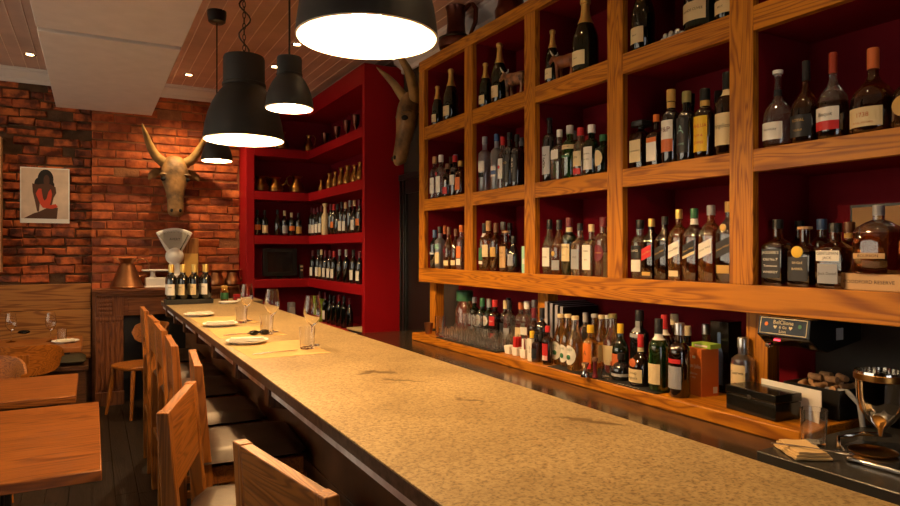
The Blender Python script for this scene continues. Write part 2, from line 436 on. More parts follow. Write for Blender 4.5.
# dark door frame in the right wall between red shelving and bar shelf
d = MB()
for (a, b) in ((4.62, 4.74), (5.20, 5.33)):
    d.box(XR - .03, XR, a, b, 0, 2.12).box(XR - .045, XR - .03, a + .015, a + .045, 0, 2.12).box(XR - .045, XR - .03, b - .045, b - .015, 0, 2.12)
d.box(XR - .03, XR, 4.62, 5.33, 2.0, 2.12).box(XR - .055, XR, 4.58, 5.345, 2.12, 2.17)
dd = struct(d.build('door_1', 'blackpaint', bevel=.004))
struct(MB().box(XR - .012, XR, 4.74, 5.20, 0, 2.0).build('door_panel', 'black', dd))
# maroon splashback and grey lower wall behind the back counter
struct(MB().box(XR - .006, XR, 1.52, 4.30, .9, 1.28).build('trim_4', 'maroon'))

# ================================================================ CEILING PANELS
for i, (y0, y1, lb) in enumerate(((4.54, 6.88, 'pale suspended ceiling panel ending just before the brick wall'), (2.06, 4.47, 'pale suspended ceiling panel nearer the viewer, top left'))):
    t = thing('ceiling_panel', lb, 'ceiling panel', (.11, (y0 + y1) / 2, 2.8), group='suspended ceiling panels')
    h = (y1 - y0) / 2
    pn = MB().box(-.395, .395, -h, h, 0, .035).build('panel', 'plaster_panel', t, .004)
    MB().box(-.36, .36, -h + (-.10 if i == 0 else .12), h - (.12 if i == 0 else .0), .036, .07).build('backing_frame', 'black', t)  # black backing runs on behind the gap so the gap reads dark
    for sx in (-.3, .3):
        for sy in (-h + .2, h - .2): MB().tube([(sx, sy, .07), (sx, sy, ZC - 2.8)], .003, 5).build('hanger', 'black', t)
# ================================================================ DOWNLIGHTS
def spot(x, y, lb, energy=60, ang=115):
    t = thing('ceiling_downlight', lb, 'ceiling light', (x, y, ZC), group='recessed ceiling downlights')
    MB().lathe([(.030, -.004), (.048, -.004), (.05, 0), (.05, .004), (.03, .004), (.030, -.004)], 20, close=False).build('ring', 'chrome', t)
    MB().lathe([(.029, -.0015), (.029, .003)], 16).build('lamp_disc', 'spotdisc', t)
    l = bpy.data.lights.new('downlight_beam', 'SPOT'); l.energy = energy; l.spot_size = R(ang); l.spot_blend = .8; l.shadow_soft_size = .035; l.color = (1, .64, .30)
    o = bpy.data.objects.new('downlight_beam', l); C.objects.link(o); o.location = (0, 0, -.02); o.parent = t
for i, y in enumerate((6.04, 5.3, 4.4, 3.4, 2.4, 1.4, .4)):
    spot(1.48, y, ('downlight over the red shelving, farther of two right of the pendants', 'downlight over the red shelving, nearer of two right of the pendants', 'downlight hidden behind the largest pendant lamp', 'downlight over the bar aisle just out of view',
                   'second downlight over the bar aisle out of view', 'third downlight over the bar aisle out of view', 'last downlight over the bar aisle out of view')[i], SPOT_E[i], 105)
spot(.82, 6.72, 'downlight in front of the brick chimney wall, right of pale panel', 110, 120)
spot(-.47, 6.69, 'downlight left of the pale panel, above the framed picture', 24, 110)
spot(-.47, 4.6, 'downlight over the left tables, out of view', 22, 110)
spot(-.47, 2.6, 'downlight over the nearest left table, out of view', 30, 115)
# ================================================================ PENDANTS
def pendant(y, big, lb, chain):
    k = 1. if big else .47
    r = .228 * k
    zr = (2.185 if y < 2.2 else 2.145) if big else 2.14
    t = thing('pendant_lamp', lb, 'pendant lamp', (.778, y, zr), group='dark pendant lamps over the bar')
    pr = [(1, 0), (.985, .035), (.95, .09), (.885, .15), (.80, .20), (.70, .245), (.61, .275), (.535, .295), (.515, .31)]
    pr = [(a * r, b * k) for a, b in pr]
    cy = [(.54 * r, .312 * k), (.54 * r, .325 * k), (.515 * r, .33 * k), (.515 * r, .47 * k), (.49 * r, .485 * k), (.03, .487 * k)]
    inn = [(max(.03, a - .006), b - .004) for a, b in reversed(pr + cy[2:4])]
    sh_ = MB().lathe(pr + cy, 48, close=False).build('shade', 'shade', t)
    MB().lathe(inn + [(r, 0)], 48, close=False).build('shade_lining', 'enamel', sh_)
    BZ = (BULBZ if big else .065) * k
    lh = MB().lathe([(.022, BZ + .03), (.022, .48 * k)], 14).build('lamp_holder', 'black', t)
    MB().ball((0, 0, BZ), .05 if big else .032).build('bulb', 'bulb', lh)
    H = ZC - zr
    if chain:
        c = MB(); z = .485 * k; i = 0
        while z < H - .08:
            pts = []
            for q in range(11):
                a = 2 * PI * q / 10; u, w = .008 * math.cos(a), .019 * math.sin(a) + z + .019
                pts.append((u, 0, w) if i % 2 else (0, u, w))
            c.tube(pts, .0028, 5); z += .032; i += 1
        c.build('chain', 'cord', t)
        MB().tube([(.03 * math.sin(q * .62) + .002, .02 * math.sin(q * .35), .485 * k + (H - .06 - .485 * k) * q / 30) for q in range(31)], .0045, 7).build('cord', 'cord', t)
    else:
        MB().tube([(0, 0, .48 * k), (0, 0, H)], .0045, 8).build('cord', 'cord', t)
    MB().lathe([(.045, H - .085), (.058, H - .075), (.065, H - .03), (.065, H)], 24).build('ceiling_cup', 'black', t)
pendant(1.965, True, 'largest dark dome pendant lamp, nearest the viewer at top centre', True)
pendant(2.91, False, 'small dark dome pendant lamp in front of the red shelving', False)
pendant(3.905, True, 'dark dome pendant lamp hung on chain with a looping cord', True)
pendant(4.85, False, 'small dark pendant lamp half hidden behind the chain lamp', False)

# ================================================================ BAR COUNTER
b = thing('bar_counter', 'long bar counter with speckled tan stone top and timber front', 'bar counter', (0, 0, 0))
MB().box(.541, 1.249, .25, 6.34, 1.045, 1.05).box(1.249, 1.36, 6.0, 6.34, 1.045, 1.05).build('stone_top', 'stone', b, .0015)
MB().box(.541, 1.249, .25, 6.34, 1.015, 1.0449).box(1.249, 1.36, 6.0, 6.34, 1.015, 1.0449).build('stone_edge', 'granite_edge_shaded', b)
MB().box(.556, 1.23, .27, 6.32, .985, 1.015).build('edge_band', 'greyband', b)
MB().box(.77, 1.20, .3, 6.3, .06, .985).build('carcass', 'black', b)
mb = MB()
for i in range(6): mb.box(.74, .77, .3, 6.3, .08 + i * .15, .226 + i * .15)
mb.build('front_panel', 'bar_panel', b, .003)
for i in range(7):
    y = 2.35 + i * .6
    MB().prism([(.545, 1.0148), (.74, 1.0148), (.74, .86), (.66, .92), (.545, .945)], 'y', y - .03, y + .03).build('bracket', 'darkwood_z', b, .004)
MB().tube([(.715, .5, .14), (.715, 6.2, .14)], .016, 10).build('foot_rail', 'darkcopper', b)

# ================================================================ BACK COUNTER
b = thing('back_counter', 'dark metal back counter with a raised orange timber ledge', 'counter', (0, 0, 0))
MB().box(1.68, XR - .02, .2, 4.58, .84, .88).build('worktop', 'worktop', b, .004)
MB().box(1.76, XR - .02, .22, 4.55, .0, .84).build('cabinet_base', 'blackpaint', b)
MB().box(1.95, XR - .02, 1.26, 4.09, .88, .93).build('timber_ledge', 'oak_y', b, .005)

# ================================================================ OAK BAR SHELF
SH = thing('bar_shelf', 'tall oak cubby shelf with dark red insides filled with bottles', 'bar shelf', (0, 0, 0))
XF = 2.10; PIT = .662; Y0 = 4.283
post = [(Y0 - .085, Y0)] + [(Y0 - PIT * k - .1, Y0 - PIT * k) for k in range(1, 6)]
RAILS = [(1.273, 1.374), (1.785, 1.867), (2.297, 2.388), (2.802, 2.875)]
for i, (a, c) in enumerate(post):
    MB().box(XF, XF + .032, a, c, RAILS[0][1], RAILS[3][0]).build('post', 'oak_z', SH, .002)
    MB().box(XF + .032, XR - .01, a + .002, c - .002, RAILS[0][0], RAILS[3][1] - .003).build('divider', 'maroon', SH)
MB().box(XF + .03, XR - .01, Y0 - .0015, Y0 + .012, RAILS[0][0], RAILS[3][1]).build('side_panel', 'oak_z', SH, .002)
for j in (0, 3):
    MB().box(XF - .002, XF + .032, post[5][0], Y0, *RAILS[j]).build('rail', 'oak_y', SH, .002)
for j in (1, 2):
    for i in range(5):
        MB().box(XF + .001, XF + .032, post[i + 1][1], post[i][0], *RAILS[j]).build('rail', 'oak_y', SH, .002)
for j in range(4):
    for i in range(5):
        MB().box(XF + .032, XR - .012, post[i + 1][1], post[i][0], RAILS[j][0] + .002, RAILS[j][1] - .001).build('shelf_board', 'maroon', SH)
MB().box(XR - .012, XR, post[5][0], Y0, RAILS[0][0], RAILS[3][1] - .003).build('back_panel', 'maroon', SH)
for k in (0, 2, 4):
    yc = sum(post[k]) / 2
    MB().box(2.19, 2.26, yc - .045, yc + .045, .93, 1.273).build('leg', 'oak_z', SH, .002)

# ================================================================ RED CORNER SHELVING
RS = thing('red_shelving', 'tall red painted corner shelving with bottles and brass jugs', 'shelving', (0, 0, 0))
XI, YI = 2.07, 6.95
XL = 1.405; SW = .085
TOPS = [3.13, 2.585, 2.125, 1.66, 1.195, .735]
MB().box(XL, XL + SW, YI, YI + .36, 0, 3.13).build('stile', 'red', RS, .003)
MB().box(XI - .0, XR - .001, 5.30, 5.355, 0, 3.13).build('end_panel', 'red', RS, .003)
MB().box(XL + SW, XR - .001, YI + .33, YI + .36, 0, 3.13).box(XR - .02, XR - .001, 5.355, YI + .33, 0, 3.13).build('back_panel', 'maroon', RS)
for z in TOPS:
    th = .17 if z > 3 else .088
    MB().prism([(XL + SW, YI), (XI, YI), (XI, 5.355), (XR - .02, 5.355), (XR - .02, YI + .33), (XL + SW, YI + .33)], 'z', z - th, z).build('shelf', 'red', RS)
MB().prism([(XL + SW, YI + .02), (XI + .02, YI + .02), (XI + .02, 5.355), (XR - .02, 5.355), (XR - .02, YI + .33), (XL + SW, YI + .33)], 'z', 0, .3).build('plinth', 'red', RS)

# ================================================================ FIREPLACE MANTEL
mt = thing('fireplace_mantel', 'dark timber fireplace surround standing below the copper jug', 'fireplace', (0, 0, 0))
MB().box(.0, 1.29, 7.02, YB, 1.10, 1.128).box(.02, 1.27, 7.05, YB, 1.075, 1.10).box(.04, 1.25, 7.08, YB, 1.055, 1.075).build('mantel_shelf', 'mantel_x', mt, .004)
for a, c in ((.03, .27), (1.0, 1.25)):
    m_ = MB().box(a, c, 7.12, YB, 0, 1.055)
    for i in range(4): m_.box(a + .04 + i * .045, a + .07 + i * .045, 7.105, 7.12, .15, .80)
    m_.box(a - .005, c + .005, 7.09, 7.12, 0, .13).box(a, c, 7.10, 7.12, .82, .86)
    for i in range(4): m_.box(a + .02, a + .14, 7.104, 7.12, .88 + i * .04, .905 + i * .04)
    m_.build('pilaster', 'mantel_z', mt, .003)
MB().box(.27, 1.0, 7.14, YB, .86, 1.055).box(.31, .96, 7.125, 7.14, .89, 1.03).build('frieze', 'mantel_x', mt, .003)
MB().box(.27, 1.0, 7.26, YB - .001, 0, .86).build('firebox', 'black', mt)

# ================================================================ BENCH
bn = thing('wall_bench', 'timber bench with boarded back along the dark brick wall', 'bench', (0, 0, 0))
MB().box(-3, -.01, 7.30, 7.38, .93, 1.175).box(-3, -.01, 7.285, 7.38, .45, .925).build('backrest', 'bench_x', bn, .004)
MB().box(-3, -.03, 6.86, 7.30, .40, .44).build('seat_board', 'darkwood_x', bn, .003)
MB().box(-3, -.05, 6.92, 7.30, 0, .40).build('bench_base', 'darkwood_x', bn)
def cushion(x0, x1, y0, y1, z0, h, mat, lb):
    mb = MB(); n = 8; rings = []
    for i in range(n + 1):
        for sgn in (0,): pass
    N = 12; top = []
    V = []; Fc = []
    for s in (1, -1):
        for i in range(N + 1):
            for j in range(N + 1):
                u, v = i / N * 2 - 1, j / N * 2 - 1
                e = (1 - abs(u) ** 6) * (1 - abs(v) ** 6)
                V.append(((x0 + x1) / 2 + u * (x1 - x0) / 2, (y0 + y1) / 2 + v * (y1 - y0) / 2, z0 + h / 2 + s * h / 2 * e ** .5))
    for s in (0, 1):
        for i in range(N):
            for j in range(N):
                k = s * (N + 1) ** 2 + i * (N + 1) + j; Fc.append((k, k + 1, k + N + 2, k + N + 1))
    mb.add(V, Fc, 0, True); return tag(mb.build('bench_cushion', mat), lb, 'cushion')
cushion(-.42, -.05, 6.87, 7.28, .441, .075, 'olive_cushion', 'flat olive seat cushion at the right end of the bench')
# ================================================================ FURNITURE
def stool(loc, rz, lb):
    t = thing('bar_stool', lb, 'bar stool', loc, rz, 'bar stools along the bar')
    mb = MB()
    N = 10; V = []; Fc = []
    for s in (1, -1):
        for i in range(N + 1):
            for j in range(N + 1):
                u, v = i / N * 2 - 1, j / N * 2 - 1
                e = max(0, (1 - abs(u) ** 8) * (1 - abs(v) ** 8)) ** .5
                V.append((-.006 + u * .186, v * .215, .745 + (.032 * e + .006 * (1 - u * u) * (1 - v * v) if s > 0 else -.02 * e)))
    for s in (0, 1):
        for i in range(N):
            for j in range(N):
                k = s * (N + 1) ** 2 + i * (N + 1) + j; Fc.append((k, k + 1, k + N + 2, k + N + 1))
    mb.add(V, Fc, 0, True); mb.build('seat_cushion', 'leather', t)
    MB().box(-.17, .165, -.20, .20, .665, .728).build('seat_frame', 'stool_y', t, .004)
    for s in (1, -1):
        y = s * .187
        MB().box(.138, .176, y - .019, y + .019, 0, .67).build('leg', 'stool_z', t, .004)
        a = [(-.20, 0), (-.158, 0), (-.158, .70), (-.192, 1.095), (-.222, 1.095), (-.20, .70)]
        MB().prism(a, 'y', y - .02, y + .02).build('leg', 'stool_z', t, .003)
        MB().box(-.16, .143, y - .011, y + .011, .30, .335).build('stretcher', 'stool_x', t, .003)
    MB().box(.146, .168, -.17, .17, .22, .26).build('footrest', 'stool_y', t, .003)
    MB().box(-.19, -.168, -.17, .17, .36, .395).build('stretcher', 'stool_y', t, .003)
    MB().prism([(-.175, .885), (-.157, .885), (-.190, 1.094), (-.221, 1.094)][:0] or [(-.205, .885), (-.178, .885), (-.194, 1.093), (-.220, 1.093)], 'y', -.168, .168).build('backrest', 'stool_y', t, .002)
    return t
ST = [((.525, 5.0), 0, 'farthest bar stool, beside the wine bottle carrier end of the bar'), ((.53, 4.30), .02, 'second farthest bar stool from the brick wall, empty leather seat'),
      ((.525, 3.78), .0, 'bar stool fifth from the viewer, third from the brick wall'), ((.52, 3.18), -.03, 'bar stool fourth from the viewer, halfway along the bar'),
      ((.55, 2.62), -.08, 'third bar stool from the viewer, its whole leather seat showing'), ((.41, 1.90), -.29, 'second nearest bar stool, turned, its wide timber back facing left'),
      ((.515, 1.27), .17, 'nearest bar stool, cut off at the bottom edge, back top showing')]
s0 = None
for (x, y), rz, lb in ST:
    if s0 is None: s0 = stool((x, y, 0), rz, lb)
    else: copy_thing(s0, lb, (x, y, 0), rz)

def table(x0, x1, y0, y1, lb):
    t = thing('dining_table', lb, 'table', ((x0 + x1) / 2, (y0 + y1) / 2, 0), 0, 'timber dining tables')
    a, c = (x1 - x0) / 2, (y1 - y0) / 2
    MB().box(-a, a, -c, c, .712, .75).build('tabletop', 'table_x', t, .004)
    MB().box(-a + .08, a - .08, -c + .08, c - .08, .69, .712).build('top_brace', 'black', t)
    for s in (1, -1):
        cl = MB().tube([(0, s * c * .5, .03), (0, s * c * .5, .69)], .03, 14).build('column', 'blackpaint', t)
        MB().box(-a * .7, a * .7, s * c * .5 - .035, s * c * .5 + .035, 0, .03).build('foot', 'blackpaint', cl, .006)
    return t
table(-.78, .03, 2.52, 3.67, 'nearest timber dining table at the lower left corner')
table(-.78, -.073, 3.88, 4.58, 'middle timber dining table on the left, bare top')
table(-.80, -.07, 5.81, 6.58, 'far timber dining table laid with glasses before the bench')

def chair(loc, rz, lb):
    # curved-back timber chair; front of seat towards +y
    t = thing('dining_chair', lb, 'chair', loc, rz, 'curved back timber chairs')
    mb = MB(); rings = []
    def outline(s, z): return [(s * .215 * (1 - .12 * math.sin(a) * 0) * math.copysign(abs(math.cos(a)) ** .7, math.cos(a)), s * .205 * math.copysign(abs(math.sin(a)) ** .7, math.sin(a)), z) for a in [2 * PI * k / 28 for k in range(28)]]
    mb.loft([outline(.95, .425), outline(1, .435), outline(1, .452), outline(.96, .46), outline(.6, .452)]); mb.build('seat', 'stool_x', t)
    for sx in (1, -1):
        MB().tube([(sx * .20, .19, 0), (sx * .15, .14, .43)], [.014, .021], 10).build('leg', 'stool_z', t)
        MB().tube([(sx * .21, -.22, 0), (sx * .155, -.14, .43)], [.014, .021], 10).build('leg', 'stool_z', t)
    # back: bent band with rounded ends
    N = 22; V = []; Fc = []
    for k in range(N + 1):
        q = k / N * 2 - 1; a = q * 1.15
        h = .105 * (1 - abs(q) ** 4) ** .5 + .004
        for (dr, dz) in ((0, -1), (0, 1), (.016, 1), (.016, -1)):
            r = .25 + dr + (.02 if dz > 0 else 0)
            V.append((r * math.sin(a), -r * math.cos(a) + .03, .715 + dz * h))
    for k in range(N):
        for j in range(4): Fc.append((k * 4 + j, k * 4 + (j + 1) % 4, k * 4 + 4 + (j + 1) % 4, k * 4 + 4 + j))
    Fc += [(0, 1, 2, 3), (N * 4 + 3, N * 4 + 2, N * 4 + 1, N * 4)]
    MB().add(V, Fc, 0, True).build('backrest', 'stool_x', t)
    MB().hexa([(-.045, -.20, .43), (.045, -.20, .43), (.045, -.175, .43), (-.045, -.175, .43)], [(-.05, -.258, .76), (.05, -.258, .76), (.05, -.238, .76), (-.05, -.238, .76)]).build('back_splat', 'stool_z', t, .003)
    return t
c0 = chair((-.44, 5.72, 0), 0, 'curved back chair tucked under the far laid table')
copy_thing(c0, 'curved back chair behind the bare middle table, cut by left edge', (-.62, 4.83, 0), PI)
copy_thing(c0, 'curved back chair alone by the fireplace at the bar end', (.375, 6.64, 0), R(118))

# ================================================================ TABLEWARE
WG = [(.0, 0), (.034, 0), (.035, .002), (.012, .006), (.005, .012), (.0038, .05), (.0038, .085), (.007, .094), (.022, .105), (.036, .128), (.041, .150), (.040, .175), (.034, .215), (.030, .236),
      (.0286, .236), (.0325, .214), (.0383, .175), (.0392, .150), (.0345, .130), (.021, .109), (.006, .099), (0.0, .097)]
def wineglass(p, lb, g):
    o = MB().lathe(WG, 28, close=False).build('wine_glass', 'glass', loc=p); return tag(o, lb, 'wine glass', g)
def tumbler(p, lb, g, r=.036, h=.10, name='tumbler', seg=24, cat='glass'):
    o = MB().lathe([(0, 0), (r * .86, 0), (r * .88, .003), (r, h), (r - .002, h), (r * .88 - .003, .010), (0, .009)], seg, close=False).build(name, 'glass', loc=p); return tag(o, lb, cat, g)
def plate(p, lb, g, r=.10):
    o = MB().lathe([(0, .004), (r * .55, .004), (r * .6, 0.0), (r * .68, 0), (r * .72, .005), (r, .014), (r, .017), (r * .7, .010), (r * .6, .008), (0, .008)], 36, close=False).build('side_plate', 'white', loc=p); return tag(o, lb, 'plate', g)
def napkin(p, rz, lb, g, l=.17, w=.055, h=.016):
    mb = MB(); n = 10
    for lay in range(3):
        V = []; Fc = []
        for i in range(n + 1):
            for j in range(5):
                x = (i / n - .5) * l * (1 - .05 * lay); y = (j / 4 - .5) * w * (1 - .12 * lay)
                z = .002 + lay * h / 3 + .0015 * math.sin(i * 1.3 + lay) + .001 * math.cos(j * 2.)
                V.append((x, y, z))
        V += [(a, b_, c + h / 3 * .8) for a, b_, c in V]; k = (n + 1) * 5
        for i in range(n):
            for j in range(4):
                q = i * 5 + j; Fc.append((q, q + 1, q + 6, q + 5)); Fc.append((k + q, k + q + 5, k + q + 6, k + q + 1))
        for i in range(n):
            for j in (0, 4):
                q = i * 5 + j; Fc.append((q, q + 5, k + q + 5, k + q))
        for j in range(4):
            for i in (0, n):
                q = i * 5 + j; Fc.append((q, q + 1, k + q + 1, k + q))
        mb.add(V, Fc, 0, True)
    o = mb.build('napkin', 'linen', loc=p); o.rotation_euler = (0, 0, rz); return tag(o, lb, 'napkin', g)
def knife(p, rz, lb, g, kind='knife'):
    t = thing(kind, lb, kind, p, rz, g)
    MB().tube([(-.10, 0, .004), (-.05, 0, .005), (.0, 0, .005)], [.004, .006, .004], 8, squash=(.5, 1)).build('handle', 'steel', t)
    if kind == 'knife': MB().prism([(0, -.004), (.09, -.008), (.11, .004), (0, .004)], 'z', .003, .0055).build('blade', 'steel', t)
    else: MB().prism([(0, -.003), (.04, -.004), (.05, -.011), (.10, -.010), (.10, -.006), (.065, -.005), (.065, -.002), (.10, -.002), (.10, .002), (.065, .002), (.065, .005), (.10, .006), (.10, .010), (.05, .011), (.04, .004), (0, .003)], 'z', .003, .0052).build('tines', 'steel', t)
    return t
ZB = 1.05
who = ['nearest the viewer', 'middle of the three', 'farthest along the bar']
wg = [(308, 347), (268, 333), (243, 322)]; tb = [(304, 351), (266, 334), (240, 321)]
pl = [(243, 343.5), (217, 326), (196, 316)]
for i in range(3):
    a = atZ(*wg[i], ZB); yc = (2.99, 3.70, 4.38)[i]
    m_ = MB().box(-.17, .17, -.24, .24, 0, .0012).build('placemat', 'mat_paper', loc=(.745, yc, ZB)); m_.rotation_euler = (0, 0, (.03, -.02, .02)[i])
    tag(m_, 'honey coloured paper placemat on the bar, ' + who[i], 'placemat', 'paper placemats on the bar')
    z1 = ZB + .0015
    wineglass((a.x + .03, a.y + .03, z1), 'empty wine glass on the bar, ' + who[i], 'wine glasses on the bar')
    c = atZ(*tb[i], ZB); c = Vector((a.x - .02, a.y - .055, z1))
    tumbler(tuple(c), 'clear water tumbler before a wine glass, ' + who[i], 'tumblers on the bar')
    p = atZ(*pl[i], ZB); plate((p.x + .02, p.y, z1), 'white side plate holding a folded napkin on the bar, ' + who[i], 'side plates on the bar')
    napkin((p.x + .02, p.y, z1 + .009), -.25 + .1 * i, 'folded cream napkin on a bar side plate, ' + who[i], 'napkins on the bar')
    knife((.70, yc - .13, z1), R(8), 'steel knife on the bar placemat, ' + who[i], 'knives on the bar')
    if i == 0:
        pass
p = atZ(252, 337, ZB)
t = thing('sunglasses', 'black folded sunglasses on the bar behind the nearest side plate', 'sunglasses', (p.x + .05, p.y + .06, ZB + .0015), .3)
MB().ball((-.03, 0, .014), .028, .012, .014).ball((.03, 0, .014), .028, .012, .014).build('lenses', 'blackgloss', t)
MB().tube([(-.055, .0, .02), (-.05, .02, .012), (.05, .022, .008)], .004, 6).build('temple', 'black', t)
MB().tube([(.055, .0, .02), (.05, .028, .014), (-.05, .03, .010)], .004, 6).build('temple', 'black', t)
# far table
ZT = .75
def TT(u, v): q = atZ(u, v, ZT); return (min(q.x, -.12), min(max(q.y, 5.88), 6.5), ZT)
q1, q2 = TT(11, 342), TT(55, 341)
wineglass((q1[0], q1[1], ZT), 'empty wine glass on the far table, left of the pair', 'wine glasses on the far table')
wineglass((q2[0] - .03, q2[1], ZT), 'empty wine glass on the far table, right of the pair', 'wine glasses on the far table')
tumbler((q1[0] - .11, q1[1], ZT), 'clear tumbler at the left edge of the far table', 'tumblers on the far table')
tumbler((q2[0] + .05, q2[1] - .03, ZT), 'clear tumbler beside the right wine glass, far table', 'tumblers on the far table')
p = TT(68, 338); plate((-.19, 6.17, ZT), 'white side plate at the right end of the far table', 'side plates on the far table')
napkin((-.19, 6.17, ZT + .009), .2, 'folded napkin on the far table side plate', 'napkins on the far table', .14)
p = atZ(24, 334, ZT)
tag(MB().ball((0, 0, .018), .05, .035, .018).build('sunglasses_case', 'blackgloss', loc=(p.x, p.y, ZT)), 'small black rounded case lying on the far table', 'case')

# ---------------------------------------------------------------- things at the far end of the bar
# ================================================================ BOTTLES
def shape(kind, H, r):
    """profile (radius, height), cross-section exponents, neck radius, cap start, label zone"""
    n = None
    if kind == 'wine':
        p = [(.85*r, 0), (r, .012), (r, .60*H), (.96*r, .645*H), (.72*r, .70*H), (.45*r, .735*H), (.38*r, .77*H), (.37*r, .97*H)]; lz = (.14, .48); cap = .80; nr = .37*r
    elif kind == 'champ':
        p = [(.85*r, 0), (r, .012), (r, .42*H), (.95*r, .50*H), (.78*r, .59*H), (.55*r, .68*H), (.38*r, .77*H), (.31*r, .86*H), (.31*r, .94*H)]; lz = (.09, .28); cap = .66; nr = .31*r
    elif kind == 'burg':
        p = [(.85*r, 0), (r, .012), (r, .46*H), (.93*r, .55*H), (.68*r, .64*H), (.44*r, .72*H), (.36*r, .80*H), (.35*r, .97*H)]; lz = (.12, .42); cap = .82; nr = .35*r
    elif kind == 'tall':
        p = [(.9*r, 0), (r, .010), (r, .66*H), (.94*r, .70*H), (.68*r, .735*H), (.42*r, .755*H), (.38*r, .79*H), (.38*r, .96*H)]; lz = (.18, .55); cap = .87; nr = .38*r
    elif kind == 'gin':
        p = [(.9*r, 0), (r, .010), (r, .60*H), (.96*r, .66*H), (.66*r, .71*H), (.42*r, .735*H), (.42*r, .96*H)]; lz = (.14, .50); cap = .84; nr = .42*r
    elif kind == 'square':
        p = [(.92*r, 0), (r, .008), (r, .58*H), (.95*r, .625*H), (.66*r, .675*H), (.42*r, .71*H), (.38*r, .76*H), (.38*r, .96*H)]; n = [7, 7, 7, 5, 3, 2, 2, 2]; lz = (.12, .50); cap = .86; nr = .38*r
    elif kind == 'sqtall':
        p = [(.94*r, 0), (r, .008), (r, .60*H), (.90*r, .68*H), (.62*r, .74*H), (.42*r, .78*H), (.38*r, .82*H), (.38*r, .97*H)]; n = [6, 6, 6, 4, 3, 2, 2, 2]; lz = (.34, .53); cap = .87; nr = .38*r
    elif kind == 'squat':
        p = [(.88*r, 0), (r, .012), (r, .36*H), (.965*r, .43*H), (.85*r, .50*H), (.62*r, .565*H), (.38*r, .62*H), (.26*r, .68*H), (.24*r, .78*H), (.24*r, .95*H)]; lz = (.10, .31); cap = .76; nr = .24*r
    elif kind == 'flask':
        p = [(.92*r, 0), (r, .010), (r, .60*H), (.90*r, .68*H), (.55*r, .755*H), (.27*r, .79*H), (.25*r, .97*H)]; n = [4, 4, 4, 3, 2.4, 2, 2]; lz = (.10, .50); cap = .85; nr = .25*r
    elif kind == 'disar':
        p = [(.95*r, 0), (r, .008), (r, .62*H), (.9*r, .68*H), (.5*r, .72*H), (.34*r, .74*H), (.34*r, .88*H)]; n = [9, 9, 9, 7, 4, 2, 2]; lz = (.10, .52); cap = .83; nr = .34*r
    elif kind == 'cordial':
        p = [(.88*r, 0), (r, .01), (r, .46*H), (.93*r, .54*H), (.74*r, .64*H), (.55*r, .74*H), (.42*r, .84*H), (.40*r, .97*H)]; lz = (.10, .42); cap = .93; nr = .40*r
    return p, n, nr, cap, lz
def cross(a, e):
    if e == 2: return 1.
    return (abs(math.cos(a)) ** e + abs(math.sin(a)) ** e) ** (-1 / e)
MC = {}
def cached(key, fn):
    if key not in MC: MC[key] = fn()
    return MC[key]
def link(name, me, par=None, loc=None):
    o = bpy.data.objects.new(name, me); C.objects.link(o)
    if par: o.parent = par
    if loc: o.location = loc
    return o
def rad_at(p, z):
    for (r0, z0), (r1, z1) in zip(p, p[1:]):
        if z0 <= z <= z1: return r0 + (r1 - r0) * (z - z0) / max(1e-6, z1 - z0)
    return p[-1][0]
def label_mesh(p, e, z0, z1, face, half, mats, txt=(), diag=0., oval=False, off=.0006, stripe=None):
    mb = MB(); N = 14; K = 5
    def pt(a, z, o=off):
        r = rad_at(p, z) * cross(a, e) + o
        return (r * math.cos(a), r * math.sin(a), z)
    V = []; Fc = []; mi = []
    R0 = rad_at(p, (z0 + z1) / 2)
    for i in range(N + 1):
        for j in range(K + 1):
            u, v = i / N * 2 - 1, j / K
            if oval: h = (1 - u * u * .999) ** .5; z = (z0 + z1) / 2 + (v - .5) * (z1 - z0) * h
            else: z = z0 + v * (z1 - z0)
            V.append(pt(face + u * half, z + u * half * diag * R0))
    for i in range(N):
        for j in range(K):
            k = i * (K + 1) + j; Fc.append((k, k + K + 1, k + K + 2, k + 1))
            mi.append(2 if stripe and stripe[0] <= j <= stripe[1] else 0)
    mb.add(V, Fc, mi, True)
    for (s, size, zf, dx) in txt:
        zc = z0 + zf * (z1 - z0)
        mb.text(s, size, lambda x, y: pt(face + (x + dx) / R0, zc + y + (x + dx) * diag, off + .0007), 1, wmax=2 * half * R0 * .92)
    return mb.mesh('label', mats)
